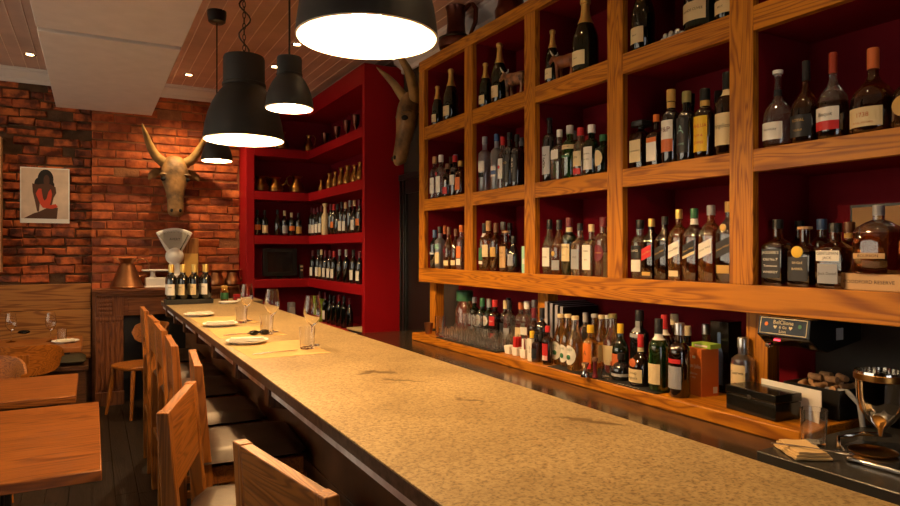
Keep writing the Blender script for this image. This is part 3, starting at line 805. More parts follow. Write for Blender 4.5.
def bottle(name, loc, label, cat, group, kind='gin', H=.28, r=.037, glass='clear', cap='black', lab='l_white', half=.88, lz=None, txt=(), tcol='black', face=PI,
           diag=0, oval=False, nlab=None, liquid=None, fill=.55, capr=1.12, captop=None, lab2=None, stripe=None, scol='l_red', seal=None, txt2=(), rot=None):
    p, n, nr, cs, lz0 = shape(kind, H, r); lz = lz or lz0
    t = thing(name, label, cat, loc, 0, group)
    key = (kind, round(H, 3), round(r, 4), glass, liquid, fill)
    def body():
        m = 0
        if liquid: m = [1 if (z1 <= fill * H + 1e-4) else 0 for (_, z1) in p[1:]]
        return MB().lathe(p, 20, m=m, n=n).mesh('glass_body', ['g_' + glass, 'g_' + (liquid or glass)])
    bo = link('glass_body', cached(key, body), t)
    if rot: bo.rotation_euler = (0, 0, rot)
    ct = H * 1.0
    if cap:
        def capm():
            q = nr * capr
            if captop == 'wide': pr = [(q * 2.3, .80 * H), (q * 2.4, .81 * H), (q * 2.4, .90 * H), (q * 2.1, .915 * H)]; return MB().lathe([(nr * 1.1, .76 * H), (nr * 1.1, .80 * H)] + pr, 18, n=[2, 2, 6, 6, 6, 6]).mesh('cap', cap)
            if captop == 'cork': return MB().lathe([(nr * .9, .93 * H), (nr * .9, .955 * H), (nr * 1.45, .957 * H), (nr * 1.45, H), (nr * 1.3, H)], 16).mesh('cap', cap)
            if kind == 'champ':
                return MB().lathe([(rad_at(p, cs * H) + .0006, cs * H), (rad_at(p, .77 * H) + .0006, .77 * H), (nr * 1.04, .86 * H), (nr * 1.04, .93 * H), (nr * 1.3, .935 * H), (nr * 1.35, .96 * H), (nr * 1.3, .985 * H), (nr * .8, H)], 16).mesh('foil', cap)
            return MB().lathe([(q, cs * H), (q, ct - .004), (q * .93, ct)], 16).mesh('cap', cap)
        link('foil' if kind == 'champ' else 'cap', cached(key + (cap, captop, capr), capm), t)
    e = n[1] if n else 2
    if lab:
        hf = half if e == 2 else min(half, .70)
        mats = [lab, tcol, scol]
        link('label', label_mesh(p, e, lz[0] * H, lz[1] * H, face, hf, mats, txt, diag, oval, stripe=stripe), t)
    if lab2:
        c2, a, b_ = lab2
        link('lower_label', label_mesh(p, e, a * H, b_ * H, face, .8 if e == 2 else .62, [c2, tcol], txt2), t)
    if nlab:
        link('neck_label', label_mesh(p, 2, (cs - .09) * H, (cs - .01) * H, face, PI * .98, [nlab, tcol]), t)
    if seal:
        q = rad_at(p, seal[1] * H) * cross(face, e)
        s = MB().lathe([(seal[2], 0), (seal[2], .003), (seal[2] * .8, .004)], 18); s.xf(Matrix.Translation((-q, 0, seal[1] * H)) @ Matrix.Rotation(-PI / 2, 4, 'Y')); s.build('seal', seal[0], t)
    return t

MAT = (1.955, 2.15, 1.86, 2.56); MATH = .0045
def settle(items, x0, x1, y0, y1, it=200):
    """push round footprints apart so that no two bottles touch; items: [x, y, r]"""
    for _ in range(it):
        mv = False
        for i in range(len(items)):
            for j in range(i + 1, len(items)):
                a, b_ = items[i], items[j]; dx, dy = b_[0] - a[0], b_[1] - a[1]; d = math.hypot(dx, dy) or 1e-4
                g = a[2] + b_[2] + .0035 - d
                if g > 0:
                    mv = True; ux, uy = dx / d, dy / d
                    a[0] -= ux * g * .3; b_[0] += ux * g * .3; a[1] -= uy * g * .52; b_[1] += uy * g * .52
        for a in items:
            a[0] = min(max(a[0], x0 + a[2]), x1 - a[2]); a[1] = min(max(a[1], y0 + a[2]), y1 - a[2])
        if not mv: break
def place(specs, zbase, xf, xb, bounds, where, cat, group, name='liquor_bottle', hmax=.4):
    """specs: (u, vtop, row, description, options); the row letter tells front or back"""
    it = []
    for s in specs:
        u, vt, row, desc, o = s
        X = {'f': xf, 'm': (xf + xb) / 2, 'b': xb}[row] if isinstance(row, str) else row
        q = atX(u, vt, X); r = o.get('r', .037)
        k = 1.14 if o.get('kind') in ('square', 'sqtall', 'flask', 'disar') else 1.
        it.append([q.x, q.y, r * k, min(max(q.z - zbase, .10), hmax), s])
    settle(it, *bounds)
    order = sorted(range(len(it)), key=lambda i: -it[i][1])
    for x, y, _, H, (u, vt, row, desc, o) in it:
        oo = dict(o); nm = oo.pop('name', name); c = oo.pop('cat', cat); H = oo.pop('H', H)
        zz = zbase + (MATH if zbase < 1 and x < MAT[1] and MAT[2] < y < MAT[3] else 0)
        bottle(nm, (x, y, zz), (desc + ' ' + where).strip(), c, group, H=H, **oo)
def cub(i): return post[i + 1][1] + .004, post[i][0] - .004
XFB = 2.165; XBB = 2.30
BX = (2.108, 2.425)
ZS = [RAILS[0][1], RAILS[1][1], RAILS[2][1]]
W = lambda c, r: 'in the %s cubby of the %s' % (c, r)
def cubby(col, row, specs):
    z = ZS[{'bottom': 0, 'middle': 1, 'top': 2}[row]]; y0, y1 = cub(col)
    cn = ['far left', 'second', 'centre', 'fourth', 'nearest right'][col]
    place(specs, z, XFB, XBB, (BX[0], BX[1], y0, y1), 'in %s %s cubby' % (cn, row), 'bottle', 'bottles in the oak bar shelf', hmax=.405)
D = dict
# ---- top row: champagne
CH = D(kind='champ', glass='champ', cap='c_foil', lab='l_cream', half=.8, name='champagne_bottle', txt=[('BRUT', .010, .5, 0)])
cubby(0, 'top', [(437.5, 86, 'f', 'smaller champagne bottle with cream label', D(CH, r=.042)), (451, 69, 'f', 'taller champagne bottle with cream label', D(CH, r=.054))])
cubby(1, 'top', [(485.5, 63, 'f', 'smaller champagne bottle with cream label', D(CH, r=.042)), (499.5, 43, 'f', 'taller champagne bottle behind cow figurine,', D(CH, r=.050))])
cubby(2, 'top', [(552.5, 30, 'f', 'smaller gold-necked champagne bottle behind cow figurine,', D(CH, r=.040)), (584, -1, 'f', 'very large gold-necked champagne bottle', D(CH, r=.066))])
cubby(3, 'top', [(643, -30, 'f', 'gold-necked champagne bottle at left', D(CH, r=.053)), (700, -75, 'f', 'huge champagne bottle with wide cream label', D(CH, r=.078, txt=[('GRANDE CUVEE', .014, .55, 0)])),
                 (735, -50, 'f', 'champagne bottle half behind the post', D(CH, r=.05))])
# ---- middle row
cubby(0, 'middle', [(434, 157, 'f', 'clear bottle, tan cap, tall white label,', D(r=.036, cap='tan', lab='l_white', txt=[('PURE', .012, .6, 0)])),
    (441, 155, 'f', 'clear bottle, white cap, white label with red dot,', D(r=.038, cap='white', lab='l_white', seal=('l_red', .56, .012))),
    (447.8, 163.6, 'f', 'dark red bottle with bright red low label', D(r=.037, cap='l_brown', glass='brown', lab='l_red', lz=(.10, .30))),
    (449.8, 156, 'b', 'tall bottle with blue-grey cap at back', D(r=.034, cap='l_grey', glass='brown', lab=None)),
    (444, 158.5, 'b', 'brown-capped bottle at back', D(r=.033, cap='l_brown', glass='dgreen', lab=None)),
    (455, 155.6, 'f', 'dark bottle with red cap and small white label', D(r=.036, cap='l_red', glass='black', lz=(.28, .52))),
    (460.5, 161, 'f', 'amber bottle with large orange label', D(r=.038, cap='l_gold', glass='amber', lab='l_orange', lz=(.16, .52)))])
cubby(1, 'middle', [(484, 137, 'f', 'tall frosted vodka bottle, pale patterned label,', D(kind='tall', r=.040, glass='frost', cap='l_grey', lab='l_white', lz=(.36, .55), lab2=('l_black', .26, .34))),
    (492.5, 138.6, 'b', 'dark bottle with white neck band at back', D(r=.034, glass='dgreen', cap='black', nlab='l_white', lab=None)),
    (496.8, 134, 'f', 'frosted vodka bottle with blue cap, blue-white label,', D(kind='tall', r=.036, glass='frost', cap='l_blue', lab='l_white', lz=(.24, .42), stripe=(1, 2), scol='l_blue')),
    (502.5, 137, 'f', 'slim bottle with white label and red mark', D(r=.030, cap='l_red', lab='l_white', lz=(.2, .58), seal=('l_red', .42, .010))),
    (509.5, 132.7, 'f', 'tall all-black bottle with black shoulder', D(kind='tall', r=.036, glass='black', cap='l_black', lab='l_black', lz=(.1, .6), txt=[('XO', .022, .7, 0)], tcol='l_gold')),
    (517, 134.5, 'f', 'tall black bottle with white vertical lettering', D(kind='tall', r=.035, glass='black', cap='l_black', lab='l_black', lz=(.1, .62), txt=[('B', .03, .8, 0), ('S', .03, .6, 0), ('T', .03, .4, 0)], tcol='l_white')),
    (521.5, 138, 'b', 'black bottle at right edge', D(r=.034, glass='black', cap='l_grey', lab=None))])
cubby(2, 'middle', [(546.5, 119, 'f', 'black bottle with silver artwork and ring top', D(kind='tall', r=.040, glass='black', cap='l_black', capr=1.0, lab='l_silver', lz=(.12, .55), txt=[('~', .06, .7, 0), ('§', .06, .45, 0)], half=.9)),
    (559, 130, 'f', 'clear square bottle, white stopper, white label,', D(kind='square', r=.036, cap='white', captop=None, lab='l_white', lz=(.42, .60))),
    (568.5, 126, 'f', 'bright green gin bottle with white cap', D(r=.042, glass='green', cap='l_silver', lab='l_cream', lz=(.55, .63), half=1.4, txt=[('LONDON DRY', .010, .5, 0)], lab2=('l_green', .40, .44))),
    (574, 131, 'b', 'bottle with blue-grey cap at back', D(r=.034, cap='l_grey', lab=None)),
    (580, 128, 'f', 'bottle with red cap, white label, red foot,', D(r=.038, glass='pale', cap='l_red', lab='l_cream', lz=(.22, .52), lab2=('l_red', .06, .18), txt=[('GIN', .016, .6, 0)])),
    (587.5, 136, 'b', 'small red-capped bottle at back', D(r=.03, glass='brown', cap='l_red', lab=None)),
    (592.5, 124.7, 'f', 'dark green bottle, white cap, big white label,', D(r=.040, glass='dgreen', cap='white', lab='l_white', lz=(.12, .56), txt=[('Gordon', .014, .7, 0), ('DRY GIN', .010, .45, 0)])),
    (602.5, 135, 'f', 'dark green bottle with cream diamond label', D(r=.040, glass='dgreen', cap='l_green', lab='l_cream', lz=(.2, .6), oval=True, half=.7))])
cubby(3, 'middle', [(639, 117.5, 'f', 'square dark bottle with wide black cap', D(kind='disar', r=.040, glass='brown', cap='black', captop='wide', lab='l_cream', lz=(.12, .54), txt=[('DISARONNO', .010, .5, 0)], H=.235)),
    (657, 114.6, 'f', 'small dark square bottle with orange cap', D(kind='square', r=.034, glass='brown', cap='l_orange', lab='l_white', lz=(.10, .55), stripe=(4, 4), scol='l_orange')),
    (671.5, 89.7, 'f', 'dark bottle, cream cap, red-white shield label,', D(kind='gin', r=.040, glass='black', cap='l_gold', nlab='l_gold', lab='l_white', lz=(.16, .58), stripe=(0, 1), scol='l_salmon', txt=[('P&P', .03, .7, 0)], tcol='l_maroon')),
    (685.5, 92, 'f', 'dark green bottle, olive cap, outlined label,', D(kind='gin', r=.039, glass='black', cap='l_olive', lab='l_black', lz=(.12, .62), txt=[('A', .05, .65, 0), ('CREME', .012, .25, 0)], tcol='l_teal')),
    (691, 94, 'b', 'dark bottle with black cap at back', D(r=.034, glass='black', cap='black', lab=None)),
    (705, 89, 'f', 'brown liqueur bottle with large yellow label', D(kind='gin', r=.043, glass='brown', cap='black', nlab='l_gold', lab='l_yellow', lz=(.10, .60), txt=[('KAHLUA', .020, .72, 0), ('RUM &', .014, .45, 0), ('COFFEE', .014, .25, 0)], tcol='l_red')),
    (718.5, 91, 'b', 'brown bottle with yellow label at back', D(r=.036, glass='brown', cap='black', lab='l_yellow', lz=(.15, .55))),
    (727.5, 72.5, 'f', 'tall brown bottle, cream label and neck tag', D(kind='wine', r=.045, glass='brown', cap='black', lab='l_cream', lz=(.12, .50), txt=[('Frangelico', .024, .6, 0)], nlab='l_cream'))])
cubby(4, 'middle', [(775, 71.5, 'f', 'cognac bottle, white cap, black neck, pink-white label,', D(kind='squat', r=.050, glass='clear', liquid='brown', fill=.34, cap='white', captop='cork', nlab='l_black', lab='l_white', lz=(.10, .32), txt=[('Hennessy', .013, .6, 0)])),
    (802.5, 61.7, 'f', 'dark cognac bottle with gold lettering, black neck,', D(kind='squat', r=.049, glass='amber', liquid='brown', fill=.43, cap='l_black', lab='l_black', lz=(.08, .34), txt=[('ROYAL', .014, .75, 0), ('V.S.O.P', .010, .3, 0)], tcol='l_gold')),
    (828.5, 54.8, 'f', 'cognac bottle, red neck seal, white-red label,', D(kind='squat', r=.049, glass='clear', liquid='brown', fill=.43, cap='l_rust', lab='l_white', lz=(.10, .36), stripe=(0, 1), txt=[('Bisquit', .017, .68, 0)])),
    (858.5, 50.9, 'f', 'wide brandy bottle with orange neck, cream label,', D(kind='squat', r=.064, glass='amber', liquid='brown', fill=.43, cap='l_salmon', lab='l_cream', lz=(.08, .30), txt=[('1738', .020, .6, 0), ('ROYAL ACCORD', .008, .2, 0)], tcol='l_salmon')),
    (892, 55, 'f', 'ornate decanter bottle with gold disc', D(kind='squat', r=.058, glass='brown', cap='c_foil', lab=None, seal=('l_gold', .27, .032)))])
# ---- bottom row
cubby(0, 'bottom', [(433.5, 230, 'f', 'dark blue bottle with black cap', D(kind='wine', r=.037, glass='black', cap='l_blue', lab='l_silver', lz=(.36, .42))),
    (440, 226.8, 'f', 'bottle with pale teal shoulder and cream label', D(r=.036, glass='frost', cap='l_black', lab='l_cream', lz=(.12, .38), lab2=('l_teal', .46, .58))),
    (444.8, 225.7, 'm', 'copper-capped bottle with small red label', D(kind='wine', r=.034, glass='brown', cap='l_salmon', lab='l_salmon', lz=(.12, .28))),
    (449, 227, 'f', 'amber bottle, maroon seal, low cream label,', D(kind='burg', r=.038, glass='whisky', cap='l_brown', lab='l_cream', lz=(.08, .20), seal=('l_maroon', .42, .016))),
    (456, 228.8, 'f', 'amber bottle with brown cap, low cream label,', D(kind='burg', r=.036, glass='amber', cap='l_brown', lab='l_cream', lz=(.10, .22))),
    (461.5, 225, 'f', 'bottle with orange cap and orange label', D(r=.037, glass='clear', cap='l_orange', lab='l_orange', lz=(.26, .52), lab2=('l_white', .1, .24)))])
cubby(1, 'bottom', [(480.5, 223.7, 'f', 'black-capped bottle with green label', D(kind='wine', r=.038, glass='whisky', cap='black', lab='l_green', lz=(.22, .48), lab2=('l_white', .14, .2), nlab='l_white')),
    (488.5, 221, 'f', 'whisky bottle with tan cap, large cream label,', D(kind='wine', r=.040, glass='whisky', cap='tan', lab='l_cream', lz=(.28, .52))),
    (496, 223, 'f', 'whisky bottle with brown cap, gold label,', D(kind='wine', r=.037, glass='amber', cap='l_brown', lab='l_gold', lz=(.30, .5))),
    (503, 222, 'b', 'grey-capped bottle at back', D(r=.034, glass='whisky', cap='l_grey', lab=None)),
    (506, 231, 'f', 'corked bottle with tall kraft paper label', D(r=.039, glass='amber', cap='tan', captop='cork', lab='l_kraft', lz=(.10, .62), txt=[('SINGLE', .012, .7, 0), ('MALT', .012, .5, 0)])),
    (510, 223, 'b', 'black-capped bottle at back', D(r=.034, glass='brown', cap='black', lab=None)),
    (513.5, 236, 'f', 'short black bottle with white label mark', D(kind='burg', r=.036, glass='black', cap='l_black', lab='l_grey', lz=(.18, .5), txt=[('T', .03, .7, 0)], tcol='l_white'))])
cubby(2, 'bottom', [(543.5, 220, 'f', 'whisky bottle, black cap, low white label,', D(kind='burg', r=.039, glass='pale', cap='l_black', lab='l_white', lz=(.14, .48), txt=[('TALISKER', .010, .5, 0)])),
    (556, 220, 'f', 'black-capped whisky bottle with small gold motif', D(kind='burg', r=.040, glass='whisky', liquid='whisky', cap='l_black', lab='l_grey', lz=(.08, .26), seal=('l_gold', .38, .014))),
    (566, 218, 'f', 'green whiskey bottle, maroon cap, cream label,', D(kind='gin', r=.040, glass='dgreen', cap='l_maroon', nlab='l_cream', lab='l_cream', lz=(.24, .54), txt=[('JAMESON', .014, .82, 0), ('IRISH', .009, .35, 0)])),
    (577, 223.5, 'f', 'clear square whisky bottle, black cap,', D(kind='square', r=.036, glass='pale', cap='l_black', lab='l_grey', lz=(.12, .5), txt=[('OLD', .014, .6, 0)])),
    (586, 224.6, 'f', 'square bottle, cream cap, tall white label,', D(kind='square', r=.036, glass='pale', cap='l_cream', lab='l_white', lz=(.12, .60), txt=[('BUSH', .012, .75, 0), ('IRISH', .009, .4, 0)])),
    (598, 217.6, 'f', 'large clear bottle with round maroon label', D(kind='gin', r=.043, glass='pale', cap='l_maroon', lab='l_maroon', lz=(.26, .54), oval=True, half=.8, txt=[('BOURBON', .010, .5, 0)], tcol='l_gold')),
    (604, 228, 'b', 'bottle with cream label at right edge', D(r=.036, glass='pale', cap='l_black', lab='l_cream'))])
JW = D(kind='sqtall', r=.035, diag=.45, half=.70, tcol='l_gold', txt=[('Johnnie Walker', .012, .5, 0)])
cubby(3, 'bottom', [(637.5, 220, 'f', 'short bottle, black cap, black-and-white label,', D(kind='gin', r=.039, glass='pale', cap='black', lab='l_black', lz=(.34, .56), lab2=('l_white', .12, .32), tcol='l_white', txt=[("BAIN'S", .014, .6, 0)])),
    (648.5, 219, 'f', 'square bottle with slanted red label, gold cap,', D(JW, glass='brown', cap='c_foil', lab='l_red', lab2=('l_gold', .06, .12))),
    (661, 216.7, 'f', 'square bottle with slanted black label, black cap,', D(JW, glass='brown', cap='black', lab='l_black')),
    (675, 209.8, 'f', 'pale square bottle with slanted cream label, gold cap,', D(JW, glass='honey', cap='c_foil', lab='l_white', tcol='black', lab2=('l_cream', .06, .14))),
    (691.5, 208.8, 'f', 'amber square bottle, slanted black label, green cap,', D(JW, r=.037, glass='amber', cap='l_green', nlab='l_white', lab='l_black', stripe=(0, 0), scol='l_cream')),
    (708.5, 205.4, 'f', 'square bottle with slanted cream label, grey cap,', D(JW, r=.038, glass='whisky', cap='l_grey', lab='l_white', tcol='black')),
    (726, 201.9, 'f', 'dark square bottle, slanted black-gold label, right edge', D(JW, r=.040, glass='brown', cap='l_gold', lab='l_black', seal=('l_gold', .68, .014), lab2=('l_gold', .12, .22)))])
cubby(4, 'bottom', [(771, 219.8, 'f', 'square whiskey bottle, black label, black cap,', D(kind='square', r=.043, glass='amber', liquid='brown', fill=.58, cap='black', lab='l_black', lz=(.12, .55), tcol='l_white', txt=[("JACK DANIEL'S", .014, .88, 0), ('Old No.7', .013, .64, 0), ('Tennessee', .011, .42, 0), ('WHISKEY', .012, .2, 0)])),
    (797, 220.8, 'b', 'tall dark bottle at back', D(kind='square', r=.038, glass='brown', cap='black', lab=None)),
    (804, 226.7, 'f', 'dark bottle with yellow tag and pale stopper', D(kind='square', r=.043, glass='amber', liquid='brown', fill=.58, cap='tan', captop='cork', lab='l_black', lz=(.10, .50), tcol='l_cream', txt=[('SINGLE', .011, .75, 0), ('BARREL', .011, .5, 0)], seal=('l_yellow', .58, .020))),
    (822, 219, 'b', 'blue-capped bottle at back', D(kind='gin', r=.036, glass='amber', cap='l_blue', lab=None)),
    (828, 223.4, 'f', 'square whiskey bottle, white arched label, black cap,', D(kind='square', r=.047, glass='amber', liquid='brown', fill=.58, cap='black', lab='l_white', lz=(.42, .58), lab2=('l_grey', .08, .38), txt=[('GENTLEMAN', .014, .72, 0), ('JACK', .012, .3, 0)], txt2=[('Jack Daniel', .013, .5, 0)])),
    (849.5, 222, 'b', 'amber bottle with gold neck, brown cap, back,', D(kind='gin', r=.038, glass='amber', cap='l_brown', nlab='l_gold', lab='l_gold', lz=(.1, .4)))])
# bourbon flask on its carton, and the kraft carton behind
q = atX(880, 277, 2.19)
bx = tag(MB().box(-.05, .05, -.10, .10, 0, .052).text('WOODFORD RESERVE', .016, lambda x, y: (-.0506, -x, .026 + y), 1).build('bottle_carton', ['l_kraft', 'black'], loc=(2.19, q.y + .012, ZS[0]), bevel=.001),
         'flat kraft carton lying under the wide bourbon flask', 'carton')
H_ = atX(880, 205.4, 2.19).z - ZS[0] - .052
bottle('liquor_bottle', (2.19, q.y + .004, ZS[0] + .0525), 'wide clear bourbon flask of amber whiskey standing on a kraft carton', 'bottle', 'bottles in the oak bar shelf', kind='flask', H=H_, r=.062, glass='clear', liquid='amber', fill=.60,
       cap='l_grey', lab='l_kraft', lz=(.22, .30), half=.7, txt=[('BOURBON', .012, .5, 0)])
q = atX(880, 204, 2.40)
tag(MB().box(-.02, .02, -.10, .10, 0, q.z - ZS[0]).box(-.022, -.02, -.092, .092, .01, q.z - ZS[0] - .01, 1).build('gift_carton', ['black', 'kraft'], loc=(2.40, q.y - .01, ZS[0])), 'black edged kraft gift carton standing behind the bourbon flask', 'carton')
q = atX(521.5, 246, 2.16)
tag(MB().box(-.035, .035, -.026, .026, 0, .15).box(-.0355, -.035, -.02, .02, .05, .08, 1).build('mint_carton', ['mint', 'l_white'], loc=(2.16, cub(1)[0] + .03, ZS[0]), bevel=.001), 'small mint green carton at the right end of a bottom cubby', 'carton')
# ================================================================ WINE ON THE RED SHELVING
WC = ['l_maroon', 'l_cream', 'l_black', 'l_red', 'l_grey', 'l_gold']
WL = ['l_white', 'l_cream', 'l_white', 'l_orange', 'l_grey']
WN = {'l_maroon': 'maroon', 'l_cream': 'cream', 'l_black': 'black', 'l_red': 'red', 'l_grey': 'grey', 'l_gold': 'gold', 'l_white': 'white', 'l_orange': 'orange'}
def winerow(us, vt, z, row, side, X=None, Y=None, capseq=None, labseq=None, h=None, r=.036):
    n = len(us); it = []
    for i, u in enumerate(us):
        q = atX(u, vt, X) if X else atY(u, vt, Y)
        it.append([q.x, q.y, r, i])
    if X: settle(it, X - r - .01, X + r + .06, 5.37, 7.2, 400)
    else: settle(it, XL + SW + .01, 2.04, Y - r - .01, Y + r + .06, 400)
    for i in range(n):
        x, y, _, k = it[i]
        c = capseq[i] if capseq else WC[(i * 5 + len(row)) % 6]; l = labseq[i] if labseq else WL[(i * 3 + len(row)) % 5]
        hh = (h[i] if isinstance(h, list) else h) or random.choice([.30, .305, .315])
        bottle('wine_bottle', (x, y, z), 'wine bottle with %s capsule%s, %s from left in %s %s' % (WN[c], (' and %s label' % WN[l]) if l else '', ORD[i], row, side), 'wine bottle', 'wine bottles on the red shelving',
               kind='burg' if i % 4 == 2 else 'wine', H=hh, r=r, glass='wine', cap=c, lab=l, half=1.0, face=PI if X else -PI / 2, lz=(.10, .40) if l != 'l_orange' else (.22, .42))
XW = 2.13
winerow([311.7, 314.6, 318, 321.4, 331.0, 334, 337.4, 341.7, 345.7, 350, 354.5, 359.5], 205, 1.66, 'upper', 'side row', X=XW,
        capseq=['l_maroon', 'l_maroon', 'l_maroon', 'l_maroon', 'l_maroon', 'l_red', 'l_black', 'l_black', 'l_cream', 'l_grey', 'l_cream', 'l_maroon'],
        labseq=['l_white', 'l_white', 'l_white', 'l_white', None, 'l_orange', None, 'l_white', 'l_white', None, 'l_white', 'l_orange'])
winerow([313, 318.5, 321.5, 325.5, 330, 334, 339.7, 346.3, 353.4, 359.6], 253, 1.195, 'middle', 'side row', X=XW,
        capseq=['l_maroon', 'l_black', 'l_cream', 'l_maroon', 'l_maroon', 'l_red', 'l_grey', 'l_grey', 'l_black', 'l_maroon'], labseq=['l_white', 'l_white', 'l_cream', 'l_white', 'l_white', 'l_white', None, None, 'l_white', 'l_white'])
winerow([320, 325.5, 330, 334, 339, 344, 349.5], 300, .735, 'lowest', 'side row', X=XW + .06,
        capseq=['l_maroon', 'l_maroon', 'l_black', 'l_black', 'l_red', 'l_black', 'l_maroon'], labseq=['l_white', 'l_white', None, None, None, None, None])
winerow([256.8, 263.8, 279, 283.6, 291.3, 298], 215, 1.66, 'upper', 'back row', Y=YI + .07, h=[.27, .27, .28, .27, .25, .25],
        capseq=['l_black', 'l_black', 'l_black', 'l_cream', 'l_cream', 'l_black'], labseq=['l_orange', 'l_cream', None, 'l_grey', 'l_orange', 'l_gold'])
# pale cloth-wrapped bottle in the upper side row
q = atX(326.3, 205, XW)
o = MB().lathe([(.02, 0), (.037, .004), (.038, .16), (.034, .20), (.018, .235), (.016, .29), (.024, .30), (.03, .325), (.02, .33)], 14).build('wrapped_bottle', 'l_cream', loc=(XW - .012, q.y, 1.66))
tag(o, 'bottle wrapped in pale cloth between wine bottles, upper side row', 'wine bottle')
# jugs and goblets of brass
def jug(name, loc, lb, cat, g, r, h, mat, handle=True, neck=.38, rz=0., spout=False, low=.3):
    t = thing(name, lb, cat, loc, rz, g)
    bd = MB().lathe([(r * .6, 0), (r * .95, h * .10), (r, h * low), (r * .85, h * (low + .15)), (r * neck, h * .72), (r * neck * .95, h * .85), (r * neck * 1.45, h), (r * neck * 1.35, h), (r * neck * .85, h * .85), (r * neck * .8, h * .7)], 24, close=True).build('body', mat, t)
    if handle:
        MB().tube([(r * neck * 1.2, 0, h * .95), (r * .95, 0, h * 1.02), (r * 1.35, 0, h * .85), (r * 1.25, 0, h * .55), (r * .92, 0, h * (low + .1))], [r * .07] * 5, 8).build('handle', mat, t)
    if spout: MB().tube([(-r * .8, 0, h * .45), (-r * 1.2, 0, h * .62), (-r * 1.35, 0, h * .85)], [r * .16, r * .10, r * .07], 8).build('spout', mat, t)
    return t
gb = 'brass jugs on the red shelving'
for i, (u, r, h, lb) in enumerate(((282, .075, .20, 'dim brass jug on the topmost red shelf, near the pendant'), (309, .055, .19, 'dim brass jug at the inner corner of the topmost red shelf'))):
    q = atY(u, 140, YI + .11); jug('brass_jug', (q.x, q.y, 2.585), lb, 'jug', gb, r, h, 'brass', rz=PI if i == 0 else 0)
for i, (u, r, h, lb, sp) in enumerate(((260.5, .095, .17, 'squat brass pot at left of the second red shelf', True), (275.5, .085, .165, 'squat brass pot second from left, second red shelf', True), (297, .085, .19, 'brass jug with tall handle on the second red shelf', False))):
    q = atY(u, 180, YI + .13); jug('brass_pot', (q.x, q.y, 2.125), lb, 'pot', 'brass pots on the second red shelf', r, h, 'brass', rz=PI if i else .5, spout=sp, neck=.5)
for i, (u, h) in enumerate(((325.5, .15), (337, .16), (347, .17), (356, .18))):
    q = atX(u, 130, 2.16)
    o = MB().lathe([(.030, 0), (.034, .006), (.012, .02), (.012, h * .35), (.030, h * .5), (.040, h), (.037, h), (.026, h * .52), (0, h * .45)], 20, close=False).build('brass_goblet', 'darkcopper', loc=(2.16, q.y, 2.585))
    tag(o, 'dark metal goblet on the topmost red side shelf, %s from left' % ORD[i], 'goblet', 'goblets on the topmost red shelf')
it = []
for i, (u, r, h) in enumerate(((321.5, .035, .13), (329.8, .045, .17), (335.5, .042, .17), (341.5, .048, .19), (347.5, .052, .19), (355, .050, .17), (360.5, .046, .18))):
    q = atX(u, 170, 2.15); it.append([2.15, q.y, r * 1.2, r, h])
settle(it, 2.09, 2.26, 5.37, 6.9)
for i, (x, y, _, r, h) in enumerate(it):
    jug('brass_ewer', (x, y, 2.125), 'small brass ewer on second red side shelf, %s from left' % ORD[i], 'ewer', 'brass ewers on the second red shelf', r, h, 'brass', handle=i in (1, 4), rz=-PI / 2, neck=.42)
# television
a, c = atY(263, 248, YI + .08), atY(297, 274, YI + .08)
t = thing('television', 'small dark television in the red shelving, left of the wine', 'television', ((a.x + c.x) / 2, YI + .08, 1.195))
w_, h_ = (c.x - a.x) / 2, .30
cs_ = MB().box(-w_, w_, 0, .045, .03, .03 + h_).build('casing', 'black', t, .004)
MB().box(-w_ + .05, w_ - .05, -.002, 0, .075, h_ - .01).build('screen', 'screen', cs_)
MB().box(-.10, .10, -.02, .08, 0, .012).box(-.03, .03, .02, .04, .012, .04).build('stand', 'black', t, .002)
q = atY(298.5, 268, YI + .1)
tag(MB().box(-.018, .018, -.015, .015, 0, .15).box(-.014, .014, -.016, -.015, .08, .10, 1).box(-.014, .014, -.016, -.015, .12, .14, 1).build('media_box', ['black', 'l_cream'], loc=(q.x + .03, q.y, 1.195)), 'slim black box with two pale marks beside the television', 'box')
q = atY(294, 315, YI + .1)
tag(MB().lathe([(.04, 0), (.042, .004), (.042, .19), (.038, .2)], 18).box(-.03, .03, -.0435, -.043, .05, .15, 1).build('metal_canister', ['l_grey', 'l_silver'], loc=(q.x - .03, q.y, .735)), 'small grey canister on the lowest red shelf', 'canister')
q = atX(312, 320, 2.13)
tag(MB().box(-.04, .04, -.05, .05, 0, .24).box(-.041, -.04, -.035, .035, .06, .18, 1).build('green_carton', ['lime', 'l_white'], loc=(2.16, 6.86, .735), bevel=.002), 'lime green carton at the corner of the lowest red shelf', 'carton')
for i in range(3):
    o = MB().box(-.12, .12, -.16, .16, 0, .016).box(-.118, .119, -.158, .158, .002, .014, 1).build('magazine', [['l_white', 'black', 'l_cream'][i], 'paper'], loc=(2.21, 5.58 + .012 * i, .736 + .017 * i), bevel=.001); o.rotation_euler = (0, 0, .12 * i - .1)
    tag(o, ['bottom magazine of the stack on the lowest red shelf', 'dark middle magazine of the stack on the lowest red shelf', 'top pale magazine of the stack on the lowest red shelf'][i], 'magazine', 'magazines on the lowest red shelf')

